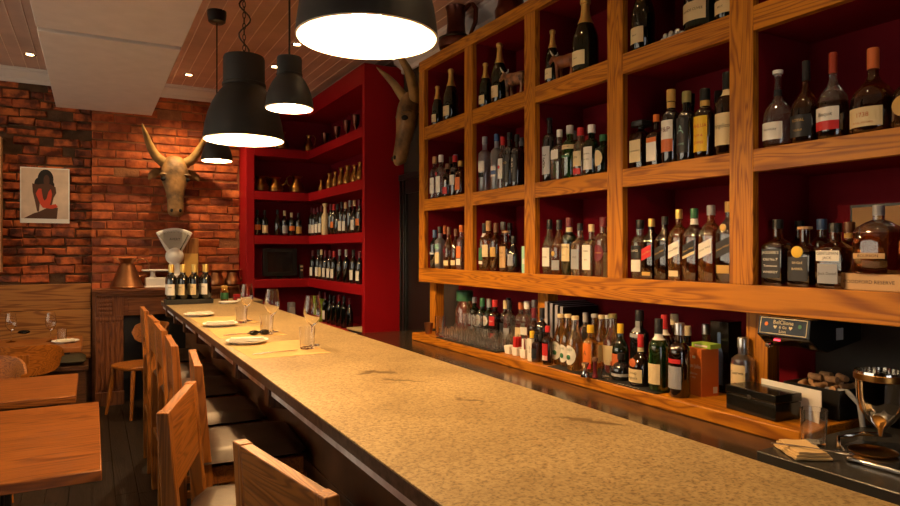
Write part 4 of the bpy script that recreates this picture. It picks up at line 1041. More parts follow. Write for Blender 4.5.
# ================================================================ MANTEL
ZM = 1.1285
q = atZ(127, 288, ZM); q.y = 7.16
q = atY(127, 288, 7.16)
t = thing('copper_jug', 'large conical copper jug on the left of the mantel', 'jug', (q.x, 7.155, ZM))
MB().lathe([(.11, 0), (.148, .003), (.153, .016), (.142, .03), (.070, .225), (.058, .245), (.062, .26), (.088, .295), (.084, .296), (.058, .258), (.055, .24), (.06, .2)], 32).build('body', 'copper', t)
MB().tube([(.07, 0, .262), (.12, 0, .29), (.175, 0, .275), (.20, 0, .22), (.185, 0, .16), (.14, 0, .115), (.108, 0, .115)], .008, 10).build('handle', 'copper', t)
MB().prism([(-.055, .255), (-.135, .312), (-.09, .30), (-.05, .29)], 'y', -.022, .022).build('spout', 'copper', t, .003)
# old white counter scale
qb = atY(174.5, 256, 7.15)
t = thing('counter_scale', 'old white enamel counter scale with fan shaped dial', 'scale', (qb.x, 7.16, ZM))
zb = qb.z - ZM
MB().box(-.27, -.07, -.07, .07, 0, .10).box(-.28, .09, -.08, .08, 0, .018).box(-.06, .07, -.055, .055, .018, .13).build('base', 'white', t, .008)
MB().lathe([(.035, .10), (.022, .12), (.022, .165)], 16, c=(-.20, 0, 0)).build('pan_post', 'white', t)
MB().box(-.30, -.06, -.075, .075, .165, .182).build('weighing_pan', 'white', t, .006)
MB().prism([(-.05, .10), (.06, .10), (.04, zb - .02), (-.04, zb - .02)], 'y', -.045, .045).build('column', 'white', t, .006)
def fan(rad, a, z0, y0, y1):
    pts = [(-.06 * a, z0), (.06 * a, z0)]
    for k in range(13):
        g = R(32) - R(64) * k / 12; pts.append((math.sin(g) * rad, zb - .04 + math.cos(g) * rad))
    return pts
dh = MB().prism(fan(.325, 1, zb + .02, 0, 0), 'y', -.035, .045).build('dial_housing', 'white', t, .010)
d = MB().prism(fan(.288, .6, zb + .05, 0, 0), 'y', -.040, -.036, 0)
d.text('AVERY', .034, lambda x, y: (x, -.041, zb + .17 + y), 1, wmax=.12)
for k in range(33):
    g = R(27) - R(54) * k / 32; s_, c_ = math.sin(g), math.cos(g); l = .288 if k % 4 else .278
    d.tube([(s_ * l, -.041, zb - .04 + c_ * l), (s_ * .30, -.041, zb - .04 + c_ * .30)], .0013, 4, 1)
df = d.build('dial_face', ['dial_grey', 'black'], dh)
MB().tube([(.045, -.043, zb + .05), (.125, -.043, zb + .215)], [.006, .002], 6).build('pointer', 'black', df)
MB().ball((0, -.02, zb), .088, .055, .092, 24).build('dial_boss', 'white', t)
# amber canister behind the scale
q = atY(190.5, 262, 7.22)
t = thing('amber_canister', 'square amber canister behind the white scale', 'canister', (q.x, 7.225, ZM))
MB().box(-.075, .075, -.05, .05, 0, .50).build('body', 'bench_z', t, .006)
MB().box(-.066, .066, -.0525, -.05, .02, .34).build('front_panel', 'amber_panel', t)
for u, r, lb, rz in ((216.5, .088, 'left of two copper pots on the mantel behind the wine', 0), (233, .092, 'right of two copper pots on the mantel, beside the red shelving', .1)):
    q = atY(u, 285, 7.16); jug('copper_pot', (q.x, 7.165, ZM), lb, 'pot', 'copper pots on the mantel', r, .165, 'copper', neck=.62, rz=rz)
# ---------------- bottle carrier and small things at the bar end
p = atZ(187, 302, 1.05)
cx, cy = .72, 5.92
t = thing('bottle_carrier', 'low black wire carrier holding wine bottles at the bar end', 'carrier', (cx, cy, 1.05))
MB().box(-.185, .185, -.095, .095, 0, .006).build('tray', 'black', t)
w = MB()
for z in (.038,):
    w.tube([(-.185, -.095, z), (.185, -.095, z), (.185, .095, z), (-.185, .095, z), (-.185, -.095, z)], .004, 6)
w.box(-.187, .187, -.097, -.094, .006, .04).box(-.187, .187, .094, .097, .006, .04).box(-.187, -.184, -.095, .095, .006, .04).box(.184, .187, -.095, .095, .006, .04)
w.build('rim', 'black', t)
for j in range(2):
    for i in range(4):
        bottle('wine_bottle', (cx - .136 + .0905 * i, cy - .046 + .092 * j, 1.0565), 'gold capped wine bottle in the bar end carrier, %s row, %s from left' % (['front', 'back'][j], ORD[i]), 'wine bottle', 'wine bottles in the carrier',
               kind='wine', H=.325, r=.0435, glass='wine', cap='c_foil', lab='l_white' if i in (0, 3) else 'l_cream', half=.9, lz=(.22, .50), face=-PI / 2 - .5 - (.0 if i == 0 else .35), txt=[('VINO', .014, .7, 0)])
q = atZ(214, 299, 1.05)
t = thing('sauce_jar', 'small glass jar with green label and amber lid behind the carrier', 'jar', (1.03, 6.02, 1.05))
MB().lathe([(.030, 0), (.034, .006), (.034, .09), (.028, .105), (.026, .115)], 20).build('jar_body', 'g_honey', t)
MB().lathe([(.0345, .02), (.0345, .075)], 20, close=False).build('label', 'l_green', t)
MB().lathe([(.029, .115), (.029, .135), (.025, .138)], 20).build('lid', 'l_gold', t)
tag(MB().box(-.03, .03, -.03, .03, 0, .05).box(-.0305, .0305, -.0305, .0305, .015, .03, 1).build('red_box', ['red', 'l_maroon'], loc=(1.16, 6.15, 1.05), bevel=.003), 'small red box on the far end of the bar', 'box')
plate((1.02, 5.76, 1.05), 'white side plate beside the bottle carrier at the bar end', 'side plates on the bar', .085)
napkin((1.20, 6.0, 1.051), .1, 'folded white napkin on the bar beside the red box', 'napkins on the bar', .13)

# ================================================================ STEER HEADS
def steer(loc, rz, lb):
    t = thing('steer_head', lb, 'steer head', loc, rz, 'mounted steer heads')
    # local: wall behind at y=0, face towards -y, poll at z=0
    S = [(-.03, .045, .070, .050), (-.10, .035, .095, .085), (-.130, .0, .110, .085), (-.15, -.06, .132, .085), (-.16, -.13, .138, .080), (-.165, -.20, .112, .075), (-.175, -.27, .088, .068), (-.19, -.35, .078, .062), (-.205, -.42, .076, .060), (-.215, -.47, .078, .058), (-.212, -.505, .068, .050), (-.205, -.52, .040, .030)]
    rings = []
    for k, (yy, zz, wx, wd) in enumerate(S):
        ring = []
        a, b_ = S[max(0, k - 1)], S[min(len(S) - 1, k + 1)]
        tv = Vector((0, b_[0] - a[0], b_[1] - a[1])).normalized(); nv = Vector((0, tv.z, -tv.y))
        for j in range(24):
            g = 2 * PI * j / 24
            ex = math.copysign(abs(math.cos(g)) ** .8, math.cos(g)); ey = math.copysign(abs(math.sin(g)) ** .8, math.sin(g))
            pnt = Vector((wx * ex, yy, zz)) + nv * (wd * ey)
            ring.append(pnt)
        rings.append(ring)
    hd = MB().loft(rings).build('head', 'skull', t, sub=1)
    MB().ball((0, .0, .01), .12, .10, .10, 18).build('neck_mount', 'skull', t)
    for s in (1, -1):
        MB().ball((s * .108, -.195, -.15), .028, .030, .022).build('eye_socket', 'pit', hd)
        MB().ball((s * .040, -.265, -.465), .014, .012, .018).build('nostril', 'pit', hd)
        MB().ball((s * .10, -.18, -.105), .05, .05, .022).build('brow', 'skull', hd)
        H = [(.05, -.10, .015), (.11, -.11, .03), (.17, -.135, .075), (.215, -.17, .14), (.25, -.21, .21), (.275, -.26, .27), (.300, -.31, .32), (.312, -.35, .36)]
        MB().tube([(s * a, b_, c) for a, b_, c in H], [.055, .052, .046, .040, .033, .026, .016, .004], 14).build('horn', 'horn', t)
        MB().tube([(s * .12, -.07, -.05), (s * .17, -.075, -.075), (s * .215, -.08, -.11), (s * .24, -.08, -.15)], [.02, .042, .036, .006], 12, squash=(1, .35)).build('ear', 'skull', t)
    pass
    return t
q = atY(174, 166, 7.2)
sh = steer((q.x, YB - .03, q.z), 0, 'horned steer head mounted on the red brick wall, facing out')
q2 = atX(402, 100, 2.28)
copy_thing(sh, 'horned steer head in profile beside the red shelving end', (XR - .02, q2.y - .13, q2.z - .04), R(-102))

# ================================================================ PICTURE on the dark brick wall
a, c = atY(20.0, 166.5, YB + .06), atY(69.5, 223.5, YB + .06)
W_, H_ = c.x - a.x, a.z - c.z
t = thing('framed_picture', 'unframed white bordered print of a person in red on dark brick', 'picture', ((a.x + c.x) / 2, YB + .062, (a.z + c.z) / 2))
MB().box(-W_ / 2, W_ / 2, 0, .014, -H_ / 2, H_ / 2).build('board', 'white', t)
pic = MB(); w2, h2 = W_ / 2 * .95, H_ / 2 * .96; zb_ = -H_ / 2 * .84
pic.box(-w2, w2, -.0006, 0, zb_, h2, 0)
def blob(pts, y, m): 
    P_ = [(x * w2, zb_ + (h2 - zb_) * z) for x, z in pts]; k = len(P_)
    pic.add([(x, y, z) for x, z in P_], [tuple(range(k))], m)
def elp(cx_, cz_, rx, rz_, n=20): return [(cx_ + rx * math.cos(2 * PI * i / n), cz_ + rz_ * math.sin(2 * PI * i / n)) for i in range(n)]
blob(elp(.02, .80, .34, .19), -.0010, 1); blob(elp(-.22, .70, .24, .13), -.0011, 1); blob(elp(.2, .68, .2, .09), -.0012, 1)
blob([(-.55, .70), (-.30, .68), (-.1, .70), (.2, .70), (.45, .64), (.48, .52), (.36, .42), (.30, .30), (.10, .10), (-.02, .02), (-.12, .04), (.12, .26), (.1, .36), (-.22, .34), (-.26, .14), (-.34, .14), (-.44, .36), (-.52, .52)], -.0014, 2)
blob([(-.25, .14), (-.5, .10), (-.9, .0), (.5, 0), (.55, .22), (.3, .26), (.0, .2)], -.0015, 2)
blob(elp(.06, .77, .13, .11), -.0020, 2)
blob([(-.40, .50), (-.28, .60), (-.16, .60), (-.10, .42), (-.03, .36), (.06, .40), (.14, .54), (.24, .60), (.30, .50), (.26, .38), (.20, .27), (.45, .30), (.55, .24), (.30, .20), (-.10, .22), (-.22, .30)], -.0024, 3)
P('pr_sand', (.66, .52, .40), .6, var=.1, vscale=12); P('pr_skin', (.085, .034, .016), .6); P('pr_suit', (.55, .055, .02), .6); P('pr_hair', (.012, .007, .005), .6)
pic.build('print', ['pr_sand', 'pr_hair', 'pr_skin', 'pr_suit'], t)

# ================================================================ COPPER ON TOP OF THE SHELF
q = atX(455, 30, 2.2)
t = thing('copper_jug', 'tall dark copper jug with wide base on top of the bar shelf', 'jug', (2.22, q.y + .02, 2.876), -1.0, 'copper vessels on top of the bar shelf')
MB().lathe([(.08, 0), (.118, .03), (.125, .065), (.118, .09), (.085, .115), (.068, .13), (.062, .20), (.066, .285), (.076, .315), (.072, .315), (.06, .28), (.056, .2)], 28).build('body', 'darkcopper', t)
MB().lathe([(.1195, .085), (.1225, .088), (.1225, .096), (.112, .100)], 28, close=False).build('collar', 'black', t)
MB().tube([(.066, 0, .285), (.12, 0, .33), (.155, 0, .28), (.15, 0, .19), (.11, 0, .11)], [.014, .017, .018, .016, .012], 10).build('handle', 'darkcopper', t)
q = atX(508, 0, 2.2)
jug('copper_bowl', (2.22, q.y, 2.876), 'dark copper bowl on the bar shelf top, cut by image edge', 'bowl', 'copper vessels on top of the bar shelf', .10, .20, 'darkcopper', handle=False, neck=.75, low=.35)
# cow figurines
def cow(loc, rz, lb, k, bm, g='painted cow figurines'):
    t = thing('cow_figurine', lb, 'figurine', loc, rz, g)
    mb = MB()
    rings = []
    for x, z, ry, rz_ in ((-.088, .105, .012, .016), (-.080, .105, .028, .034), (-.04, .105, .034, .040), (.01, .104, .033, .040), (.05, .108, .034, .043), (.075, .118, .026, .034), (.092, .135, .018, .024), (.105, .148, .017, .021), (.125, .138, .014, .016), (.142, .124, .010, .011)):
        rings.append([(x * k, ry * k * math.cos(2 * PI * j / 14), (z + rz_ * math.sin(2 * PI * j / 14)) * k) for j in range(14)])
    mb.loft(rings)
    for sx, kn in ((.055, .004), (-.062, -.008)):
        for sy in (.020, -.020): mb.tube([(sx * k, sy * k, .10 * k), ((sx + kn) * k, sy * k, .05 * k), (sx * k, sy * k, 0)], [.017 * k, .009 * k, .009 * k], 8)
    mb.tube([(-.085 * k, 0, .125 * k), (-.10 * k, 0, .10 * k), (-.098 * k, 0, .05 * k)], [.005 * k, .004 * k, .006 * k], 6)
    mb.build('body', bm, t)
    for s in (1, -1):
        MB().tube([(.102 * k, s * .012 * k, .163 * k), (.100 * k, s * .03 * k, .175 * k), (.106 * k, s * .036 * k, .195 * k)], [.006 * k, .005 * k, .001 * k], 8).build('horn', 'linen', t)
    return t
P('cow_patch', (.24, .11, .05), .35, var=.95, vscale=26); P('cow_brown', (.20, .06, .016), .4, var=.55, vscale=14)
q = atX(515.5, 92, 2.125); cow((2.128, q.y, ZS[2]), R(100), 'patched cow figurine beside champagne, second top cubby', .92, 'cow_patch')
q = atX(566, 70, 2.13); cow((2.128, q.y, ZS[2]), R(98), 'brown cow figurine between two champagne bottles, centre top cubby', .80, 'cow_brown')
q = atX(672, 36, 2.125)
mb = MB()
for i in range(7):
    mb.ball((random.uniform(-.008, .008), -.05 + i * .017, .008 + .008 * (i % 2)), .012, .013, .009 + .006 * (i % 2), 8)
tag(mb.build('foil_wrappers', 'c_silver', loc=(2.124, q.y, ZS[2])), 'crumpled silver foil lying in front of the huge champagne bottle', 'foil')
# ================================================================ BACK COUNTER CONTENTS
ZL = .9305
def cplace(specs, **k): place(specs, ZL, 2.0, 2.3, (1.97, 2.43, 1.55, 4.08), '', 'bottle', 'bottles on the back counter', hmax=.325)
# rubber mat with the glasses
tm = tag(MB().box(1.965, 2.165, 3.04, 3.76, ZL, ZL + .007).build('rubber_mat', 'rubber', bevel=.002), 'long black bar mat under the upturned shot glasses', 'bar mat', 'bar mats')
zg = ZL + .0075
GP = []
for j, (x, r, h, n) in enumerate(((2.0, .026, .062, 11), (2.056, .028, .066, 11), (2.125, .034, .080, 9))):
    for i in range(n):
        y = 3.07 + .031 + i * ((.66 - .03) / (n - 1)) + (.012 if j == 1 else 0) * (1 if i < n - 1 else 0)
        row = ['front', 'middle', 'back'][j]
        tumbler((x, y, zg), '%s glass on the bar mat, %s row, %s from right' % (['short shot', 'small', 'taller'][j], row, ORD[i]), 'glasses on the bar mat', r, h, 'shot_glass' if j < 2 else 'tumbler', 14, 'glass').data.materials[0] = M['glass_shot']
for i in range(4):
    y = 3.505 + i * .066
    tumbler((2.125, y, zg + .0825), 'glass stacked on the back row of bar mat glasses, %s from right' % ORD[i], 'glasses on the bar mat', .032, .07, 'tumbler', 14, 'glass').data.materials[0] = M['glass_shot']
q = atZ(434.5, 333, ZL)
tag(MB().lathe([(0, 0), (.022, 0), (.032, .075), (.030, .075), (.021, .006), (0, .006)], 18, close=False).build('measuring_cup', 'copper', loc=(2.02, 3.97, ZL)), 'small copper measuring cup at the left end of the ledge', 'cup')
tumbler((2.05, 3.86, ZL), 'tall clear tumbler beside the copper measuring cup', 'glasses on the ledge', .036, .13)
# jar with green lid
q = atX(463.5, 296, 2.25)
t = thing('glass_jar', 'large clear glass jar with a broad dark green lid', 'jar', (2.26, q.y, ZL))
MB().lathe([(.055, 0), (.065, .01), (.065, .16), (.05, .20), (.045, .225)], 24).build('jar_body', 'g_pale', t)
MB().lathe([(.058, .222), (.058, .285), (.052, .292)], 24).build('lid', 'l_green', t)
MART = D(kind='wine', glass='dgreen', lab='l_white', lz=(.36, .60), oval=True, half=.75, lab2=('l_grey', .10, .28), txt=[('MARTINI', .010, .5, 0)], tcol='l_red')
cplace([(474.5, 297, 2.30, 'tall dark bottle with white cap, left of the vermouths', D(r=.036, glass='dgreen', cap='white', lab='l_grey')),
    (482.7, 298, 2.20, 'green capped vermouth bottle with round white label', D(MART, r=.038, cap='l_green')),
    (489.8, 299, 2.20, 'grey capped vermouth bottle with round white label', D(MART, r=.038, cap='l_grey')),
    (496.5, 300, 2.20, 'red capped bottle with large red label beside the vermouths', D(r=.038, glass='brown', cap='l_red', lab='l_red', lz=(.40, .62), lab2=('l_red', .10, .22), txt=[('Campari', .013, .5, 0)], tcol='l_white')),
    (503, 300, 2.22, 'dark bottle with cream cap right of the red one', D(kind='wine', r=.036, glass='brown', cap='l_cream', lab='l_black')),
    (508.5, 298, 2.33, 'black bottle at the back behind the sugar cups', D(kind='wine', r=.036, glass='black', cap='l_black', lab=None)),
    (513, 301, 2.20, 'clear bottle with black cap behind the sugar cups', D(kind='wine', r=.036, glass='clear', cap='l_black', lab='l_grey', lz=(.15, .4))),
    (518.5, 302, 2.22, 'clear bottle with red and white cap', D(kind='gin', r=.036, glass='clear', cap='l_salmon', lab='l_cream', lz=(.12, .44))),
    (526, 301, 2.22, 'clear bottle with white cap and small label', D(kind='gin', r=.040, glass='clear', cap='white', lab='l_white', lz=(.30, .46))),
    (534.5, 300, 2.30, 'clear bottle with tall white cap before the post', D(kind='gin', r=.036, glass='clear', cap='white', lab='l_grey')),
    (534, 308, 2.06, 'slim dark bottle with maroon cap before the post', D(kind='wine', r=.033, glass='brown', cap='l_maroon', lab='l_black', lz=(.15, .45))),
    (542, 308, 2.06, 'slim black bottle with white lettering before the post', D(kind='wine', r=.034, glass='black', cap='l_black', lab='l_black', lz=(.36, .55), txt=[('RY', .025, .5, 0)], tcol='l_white')),
    (535.5, 331, 1.99, 'tiny dark bitters bottle beside the white carton', D(kind='gin', r=.024, H=.14, glass='brown', cap='black', lab='l_black')),
    (547.5, 326, 1.995, 'small bottle with red cap and red label', D(kind='gin', r=.028, glass='brown', cap='l_red', lab='l_red', lz=(.12, .55), lab2=('l_white', .12, .24))),
    (560, 314, 2.06, 'first of three lime cordial bottles, oval white label', D(kind='cordial', r=.038, glass='honey', cap='l_cream', lab='l_white', lz=(.10, .46), oval=True, half=.95, txt=[('LIME', .014, .78, 0)], tcol='l_green', seal=('l_green', .24, .012))),
    (568, 315, 2.045, 'middle lime cordial bottle, oval white label', D(kind='cordial', r=.038, glass='honey', cap='l_cream', lab='l_white', lz=(.08, .42), oval=True, half=.95, txt=[('LIME', .014, .78, 0)], tcol='l_green', seal=('l_green', .21, .012))),
    (576, 317, 2.01, 'orange cordial bottle, nearest of the cordials, oval label', D(kind='cordial', r=.040, glass='clear', liquid='honey', fill=.54, cap='l_cream', lab='l_white', lz=(.10, .46), oval=True, half=.95, txt=[('ROSES', .014, .78, 0)], tcol='l_green', seal=('l_green', .24, .012))),
    (585.5, 312.6, 2.25, 'clear bottle with pale cap behind the cordials', D(kind='wine', r=.035, glass='clear', cap='l_silver', lab=None)),
    (589.5, 326, 2.04, 'yellow capped bottle with orange and red label', D(kind='gin', r=.035, glass='honey', cap='l_yellow', lab='l_orange', lz=(.08, .62), stripe=(0, 0), scol='l_red', txt=[('A', .03, .6, 0)])),
    (595.5, 314, 2.22, 'amber bottle with silver cap and cream label', D(kind='cordial', r=.037, glass='honey', cap='l_silver', lab='l_cream', lz=(.12, .45))),
    (601.5, 315, 2.16, 'amber bottle with cream cap and cream label', D(kind='cordial', r=.037, glass='honey', cap='l_cream', lab='l_cream', lz=(.12, .45))),
    (607, 315, 2.24, 'pale bottle with white cap, second of the amber group', D(kind='cordial', r=.037, glass='pale', cap='white', lab='l_cream', lz=(.12, .45))),
    (613, 315, 2.14, 'broad pale bottle with large cream label', D(kind='cordial', r=.045, glass='pale', cap='l_olive', lab='l_cream', lz=(.12, .46))),
    (623.5, 325, 2.12, 'dark green bottle with yellow cap, amber label', D(kind='burg', r=.038, glass='dgreen', cap='l_yellow', lab='l_salmon', lz=(.18, .42))),
    (636, 310, 2.16, 'tall dark bottle with blue-grey neck label', D(kind='gin', r=.042, glass='black', cap='l_black', lab='l_grey', lz=(.60, .84))),
    (637.5, 336, 2.0, 'orange liqueur bottle, red neck ribbon, framed label', D(kind='squat', r=.048, glass='brown', cap='l_red', nlab='l_cream', lab='l_cream', lz=(.08, .34), txt=[('GRAND', .012, .68, 0), ('MARNIER', .012, .3, 0)], seal=('l_salmon', .46, .018))),
    (656, 320, 1.995, 'bright green wine bottle with low cream label', D(kind='wine', r=.040, glass='green', cap='l_black', nlab='l_white', lab='l_cream', lz=(.10, .38))),
    (664.5, 316, 2.14, 'bottle with red neck and pale collar', D(kind='wine', r=.036, glass='brown', cap='l_red', nlab='l_white', lab='l_maroon')),
    (675.5, 314, 2.22, 'dark bottle with tall cream cap', D(kind='gin', r=.036, glass='brown', cap='l_cream', lab='l_black')),
    (677.5, 323, 2.0, 'bottle with silver neck and red collar ring', D(kind='gin', r=.041, glass='brown', cap='c_silver', lab='l_grey', lz=(.12, .42), lab2=('l_red', .46, .52))),
    (689, 326, 2.22, 'black bottle with cream cap behind the orange carton', D(kind='gin', r=.036, glass='black', cap='l_cream', lab='l_black')),
    (703, 324, 2.26, 'silver capped bottle behind the orange carton', D(kind='gin', r=.036, glass='pale', cap='c_silver', lab='l_grey'))])
q = atX(737, 338, 2.13)
bottle('liquor_bottle', (2.165, q.y, ZL), 'silver tequila bottle with cream label before the black carton', 'bottle', 'bottles on the back counter', kind='gin', H=q.z - ZL, r=.043, glass='frost', cap='c_silver', lab='l_cream', lz=(.16, .58),
       txt=[('Cuervo', .018, .7, 0)], half=.8, seal=('l_red', .26, .010))
# upright folders behind the cordials
q = atX(565, 306, 2.34)
for i in range(4):
    o = MB().box(-.268 + .01 * i, .0, -.013, .013, 0, .292 - .007 * i).box(-.27 + .01 * i, .002, -.0142, -.013, 0, .29 - .007 * i, 1).build('menu_folder', ['greyblue', 'black'], loc=(2.425, 2.835 - .031 * i, ZL)); 
    tag(o, 'upright grey menu folder beside the oak post, %s from left' % ORD[i], 'folder', 'upright grey menu folders')
# sugar cups
for i, (u, v, lb) in enumerate(((505.5, 354, 'left white square cup, empty rim showing'), (513, 356, 'middle white square cup filled with red sachets'), (521, 358.5, 'right white square cup filled with white and red sachets'))):
    q = atZ(u, v, ZL); t = thing('sachet_cup', lb, 'cup', (q.x + .028, q.y, ZL), .1, 'white square sachet cups')
    a, h = .024, .046
    MB().hexa([(-a * .8, -a * .8, 0), (a * .8, -a * .8, 0), (a * .8, a * .8, 0), (-a * .8, a * .8, 0)], [(-a, -a, h), (a, -a, h), (a, a, h), (-a, a, h)]).build('cup', 'white', t, .003)
    if i:
        for k in range(6):
            s = MB().box(-.0015, .0015, -.014, .014, .0, .055).build('sugar_sachet', 'l_red' if (i == 1 or k % 3 == 1) else 'white', loc=(q.x + .028 + (k - 2.5) * .0065, q.y + random.uniform(-.006, .006), ZL + .0465)); s.rotation_euler = (random.uniform(-.2, .2), 0, random.uniform(-.3, .3))
            tag(s, ('red' if (i == 1 or k % 3 == 1) else 'white') + ' paper sachet standing in the %s square cup' % ['', 'middle', 'right'][i], 'sachet', 'paper sachets in the %s cup' % ['', 'middle', 'right'][i] + (' red' if (i == 1 or k % 3 == 1) else ' white'))
q = atZ(529, 361, ZL)
t = thing('bitters_carton', 'slim white bitters carton with a yellow bottle cap on top', 'carton', (q.x + .02, q.y, ZL))
MB().box(-.018, .018, -.018, .018, 0, .115).text('BITTERS', .010, lambda x, y: (-.0184, -y, .06 + x), 1).build('carton', ['l_white', 'black'], t, .001)
MB().lathe([(.013, .115), (.013, .15), (.011, .153)], 14).build('cap', 'l_yellow', t)
MB().lathe([(.0135, .108), (.0135, .118)], 14).build('neck', 'black', t)
# right hand mat with bar tools
tag(MB().box(MAT[0], MAT[1], MAT[2], MAT[3], ZL, ZL + .004).text('BAR SUPPLY', .016, lambda x, y: (MAT[0] + .009 - y * .8, 2.02 - x * 1.5, ZL + .0042), 1).build('rubber_mat', ['rubber', 'white']), 'black bar mat under the bright green wine and orange liqueur bottles', 'bar mat', 'bar mats')
q = atZ(583, 377, ZL + MATH)
tag(MB().lathe([(.021, 0), (.0215, .002), (.008, .035), (.018, .062), (.017, .062), (.006, .036), (.0, .034)], 20, close=False).build('jigger', 'chrome', loc=(q.x + .012, q.y, ZL + MATH)), 'steel double cone jigger before the cordial bottles', 'jigger')
q = atZ(593, 378, ZL + MATH)
t = thing('muddler', 'small dark red muddler standing beside the jigger', 'muddler', (q.x + .012, q.y, ZL + MATH))
MB().lathe([(.013, 0), (.013, .012), (.009, .016), (.009, .07), (.012, .074)], 14).build('handle', 'l_maroon', t)
MB().lathe([(.013, .074), (.014, .084), (.010, .092)], 14).build('head', 'l_brown', t)
q = atZ(602, 380, ZL)
tumbler((q.x + .025, q.y, ZL + MATH), 'small clear shot glass between muddler and black jar', 'glasses on the ledge', .026, .075, 'shot_glass')
q = atZ(616, 381, ZL)
t = thing('liqueur_jar', 'squat dark jar bottle with silver band before the pale bottles', 'bottle', (q.x + .03, q.y, ZL + MATH))
MB().lathe([(.038, 0), (.041, .006), (.041, .05), (.030, .068), (.013, .078), (.013, .10)], 22).build('glass_body', 'g_black', t)
MB().lathe([(.0415, .018), (.0415, .030)], 22, close=False).build('label', 'l_silver', t)
MB().lathe([(.016, .088), (.016, .112), (.014, .114)], 14).build('cap', 'l_black', t)
# orange carton, green carton, black cartons
t = thing('orange_carton', 'bright orange printed spirit carton on the timber ledge', 'carton', (2.12, 1.775, ZL), R(-8))
MB().box(-.042, .042, -.042, .042, 0, .185).text('Don Julio', .024, lambda x, y: (-.0424, -x, .115 + y), 1, wmax=.072).text('TEQUILA', .010, lambda x, y: (-.0424, -x, .085 + y), 1).text('ANEJO', .008, lambda x, y: (-.0424, -x, .07 + y), 1) \
    .box(.015, .036, -.0426, -.042, .01, .035, 1).box(-.0426, -.042, -.008, .008, .145, .155, 1).build('carton', ['orange_box', 'l_white'], t, .001)
o = MB().box(-.03, .03, -.045, .045, 0, .018).box(-.0304, -.03, -.03, .03, .005, .012, 1).build('lime_packet', ['lime', 'l_white'], loc=(2.13, 1.765, ZL + .1855), bevel=.002); tag(o, 'flat lime green packet lying on top of the orange carton', 'packet')
q = atX(722, 330, 2.16)
t = thing('black_carton', 'tall black carton printed with a grey bottle, beside the tequila', 'carton', (2.246, 1.765, ZL))
MB().box(-.04, .04, -.043, .043, 0, .285).build('carton', 'blackgloss', t, .001)
pr = [(-.02, .03), (.02, .03), (.02, .15), (.007, .19), (.007, .24), (-.007, .24), (-.007, .19), (-.02, .15)]
MB().prism([(-a, b_) for a, b_ in pr], 'x', -.0407, -.04).build('printed_bottle', 'l_blue', t)
# black presentation case, white card, cork tray
t = thing('presentation_case', 'long black hinged case on the near end of the timber ledge', 'case', (2.055, 1.465, ZL), R(-6))
MB().box(-.06, .06, -.105, .105, 0, .058).build('case_body', 'blackgloss', t, .003)
MB().box(-.062, .062, -.107, .107, .060, .088).build('lid', 'blackgloss', t, .003)
MB().lathe([(.008, 0), (.008, .002)], 14).xf(Matrix.Translation((-.062, .0, .062)) @ Matrix.Rotation(-PI / 2, 4, 'Y')).build('clasp', 'steel', t)
o = MB().box(-.0015, .0015, -.12, .12, 0, .102).box(-.0018, .0018, -.115, .115, .004, .098).build('white_card', 'white', loc=(2.135, 1.415, ZL)); o.rotation_euler = (0, 0, R(-6)); tag(o, 'white card standing on edge behind the black case', 'card')
t = thing('cork_tray', 'open black box heaped with wine corks', 'tray', (2.29, 1.37, ZL))
MB().box(-.11, .11, -.10, .10, 0, .006).box(-.11, -.104, -.10, .10, .006, .10).box(.104, .11, -.10, .10, .006, .10).box(-.104, .104, -.10, -.094, .006, .10).box(-.104, .104, .094, .10, .006, .10).build('tray', 'black', t)
k = 0
for lay, z in enumerate((.018, .044, .070, .096, .121)):
    for i in range(3 if lay < 4 else 2):
        for j in range(3 if lay < 4 else 2):
            x, y = (i - (1 if lay < 4 else .5)) * .064, (j - (1 if lay < 4 else .5)) * .058
            o = MB().lathe([(.0105, -.022), (.0115, -.02), (.0115, .02), (.0105, .022)], 12).build('wine_cork', 'cork', loc=(2.29 + x + random.uniform(-.004, .004), 1.37 + y, ZL + z)); o.rotation_euler = (PI / 2 + random.uniform(-.12, .12), 0, random.uniform(-.5, .5) + (PI / 2 if lay % 2 else 0))
            tag(o, 'wine cork in the open black box near the coffee grinder', 'cork', 'wine corks in the black box'); k += 1
# small black appliance under the shelf
t = thing('card_machine', 'black appliance with lit sign fixed under the shelf', 'appliance', (2.05, 1.388, 1.272))
MB().prism([(.012, 0), (.30, 0), (.30, -.085), (.10, -.115), (.045, -.10), (.0, -.065)], 'y', -.095, .095).build('housing', 'blackgloss', t, .003)
def face(x, y, o=.0016):   # sloping front panel: x to the right, y up
    k = (y + .033) / .065; return (.012 * k - o + .0, -x, -.065 + .065 * k)
fr = MB()
for (xa, xb, ya, yb) in ((-.085, .085, .026, .028), (-.085, .085, -.026, -.024), (-.085, -.083, -.026, .028), (.083, .085, -.026, .028)):
    fr.add([face(xa, ya), face(xb, ya), face(xb, yb), face(xa, yb)], [(0, 1, 2, 3)])
fr.text('BelClione', .019, lambda x, y: face(x, y + .014), 0, wmax=.075).text('& Go', .013, lambda x, y: face(x, y - .002), 0).text('Lion', .015, lambda x, y: face(x, y - .016), 0)
for sx in (-.028, .028):
    fr.add([face(sx + a, b_ - .002) for a, b_ in ((0, -.007), (.007, .001), (.004, .006), (0, .003), (-.004, .006), (-.007, .001))], [(0, 1, 2, 3, 4, 5)])
fr.build('sign_lettering', 'l_cream', t)
for sx, m_ in ((-.062, 'l_orange'), (.06, 'l_green')):
    d = MB(); d.add([face(sx + .007 * math.cos(2 * PI * i / 16), .006 + .007 * math.sin(2 * PI * i / 16)) for i in range(16)], [tuple(range(16))]); d.build('sign_dot', m_, t)
MB().box(.014, .018, .018, .040, -.083, -.078).build('red_light', 'ledred', t)
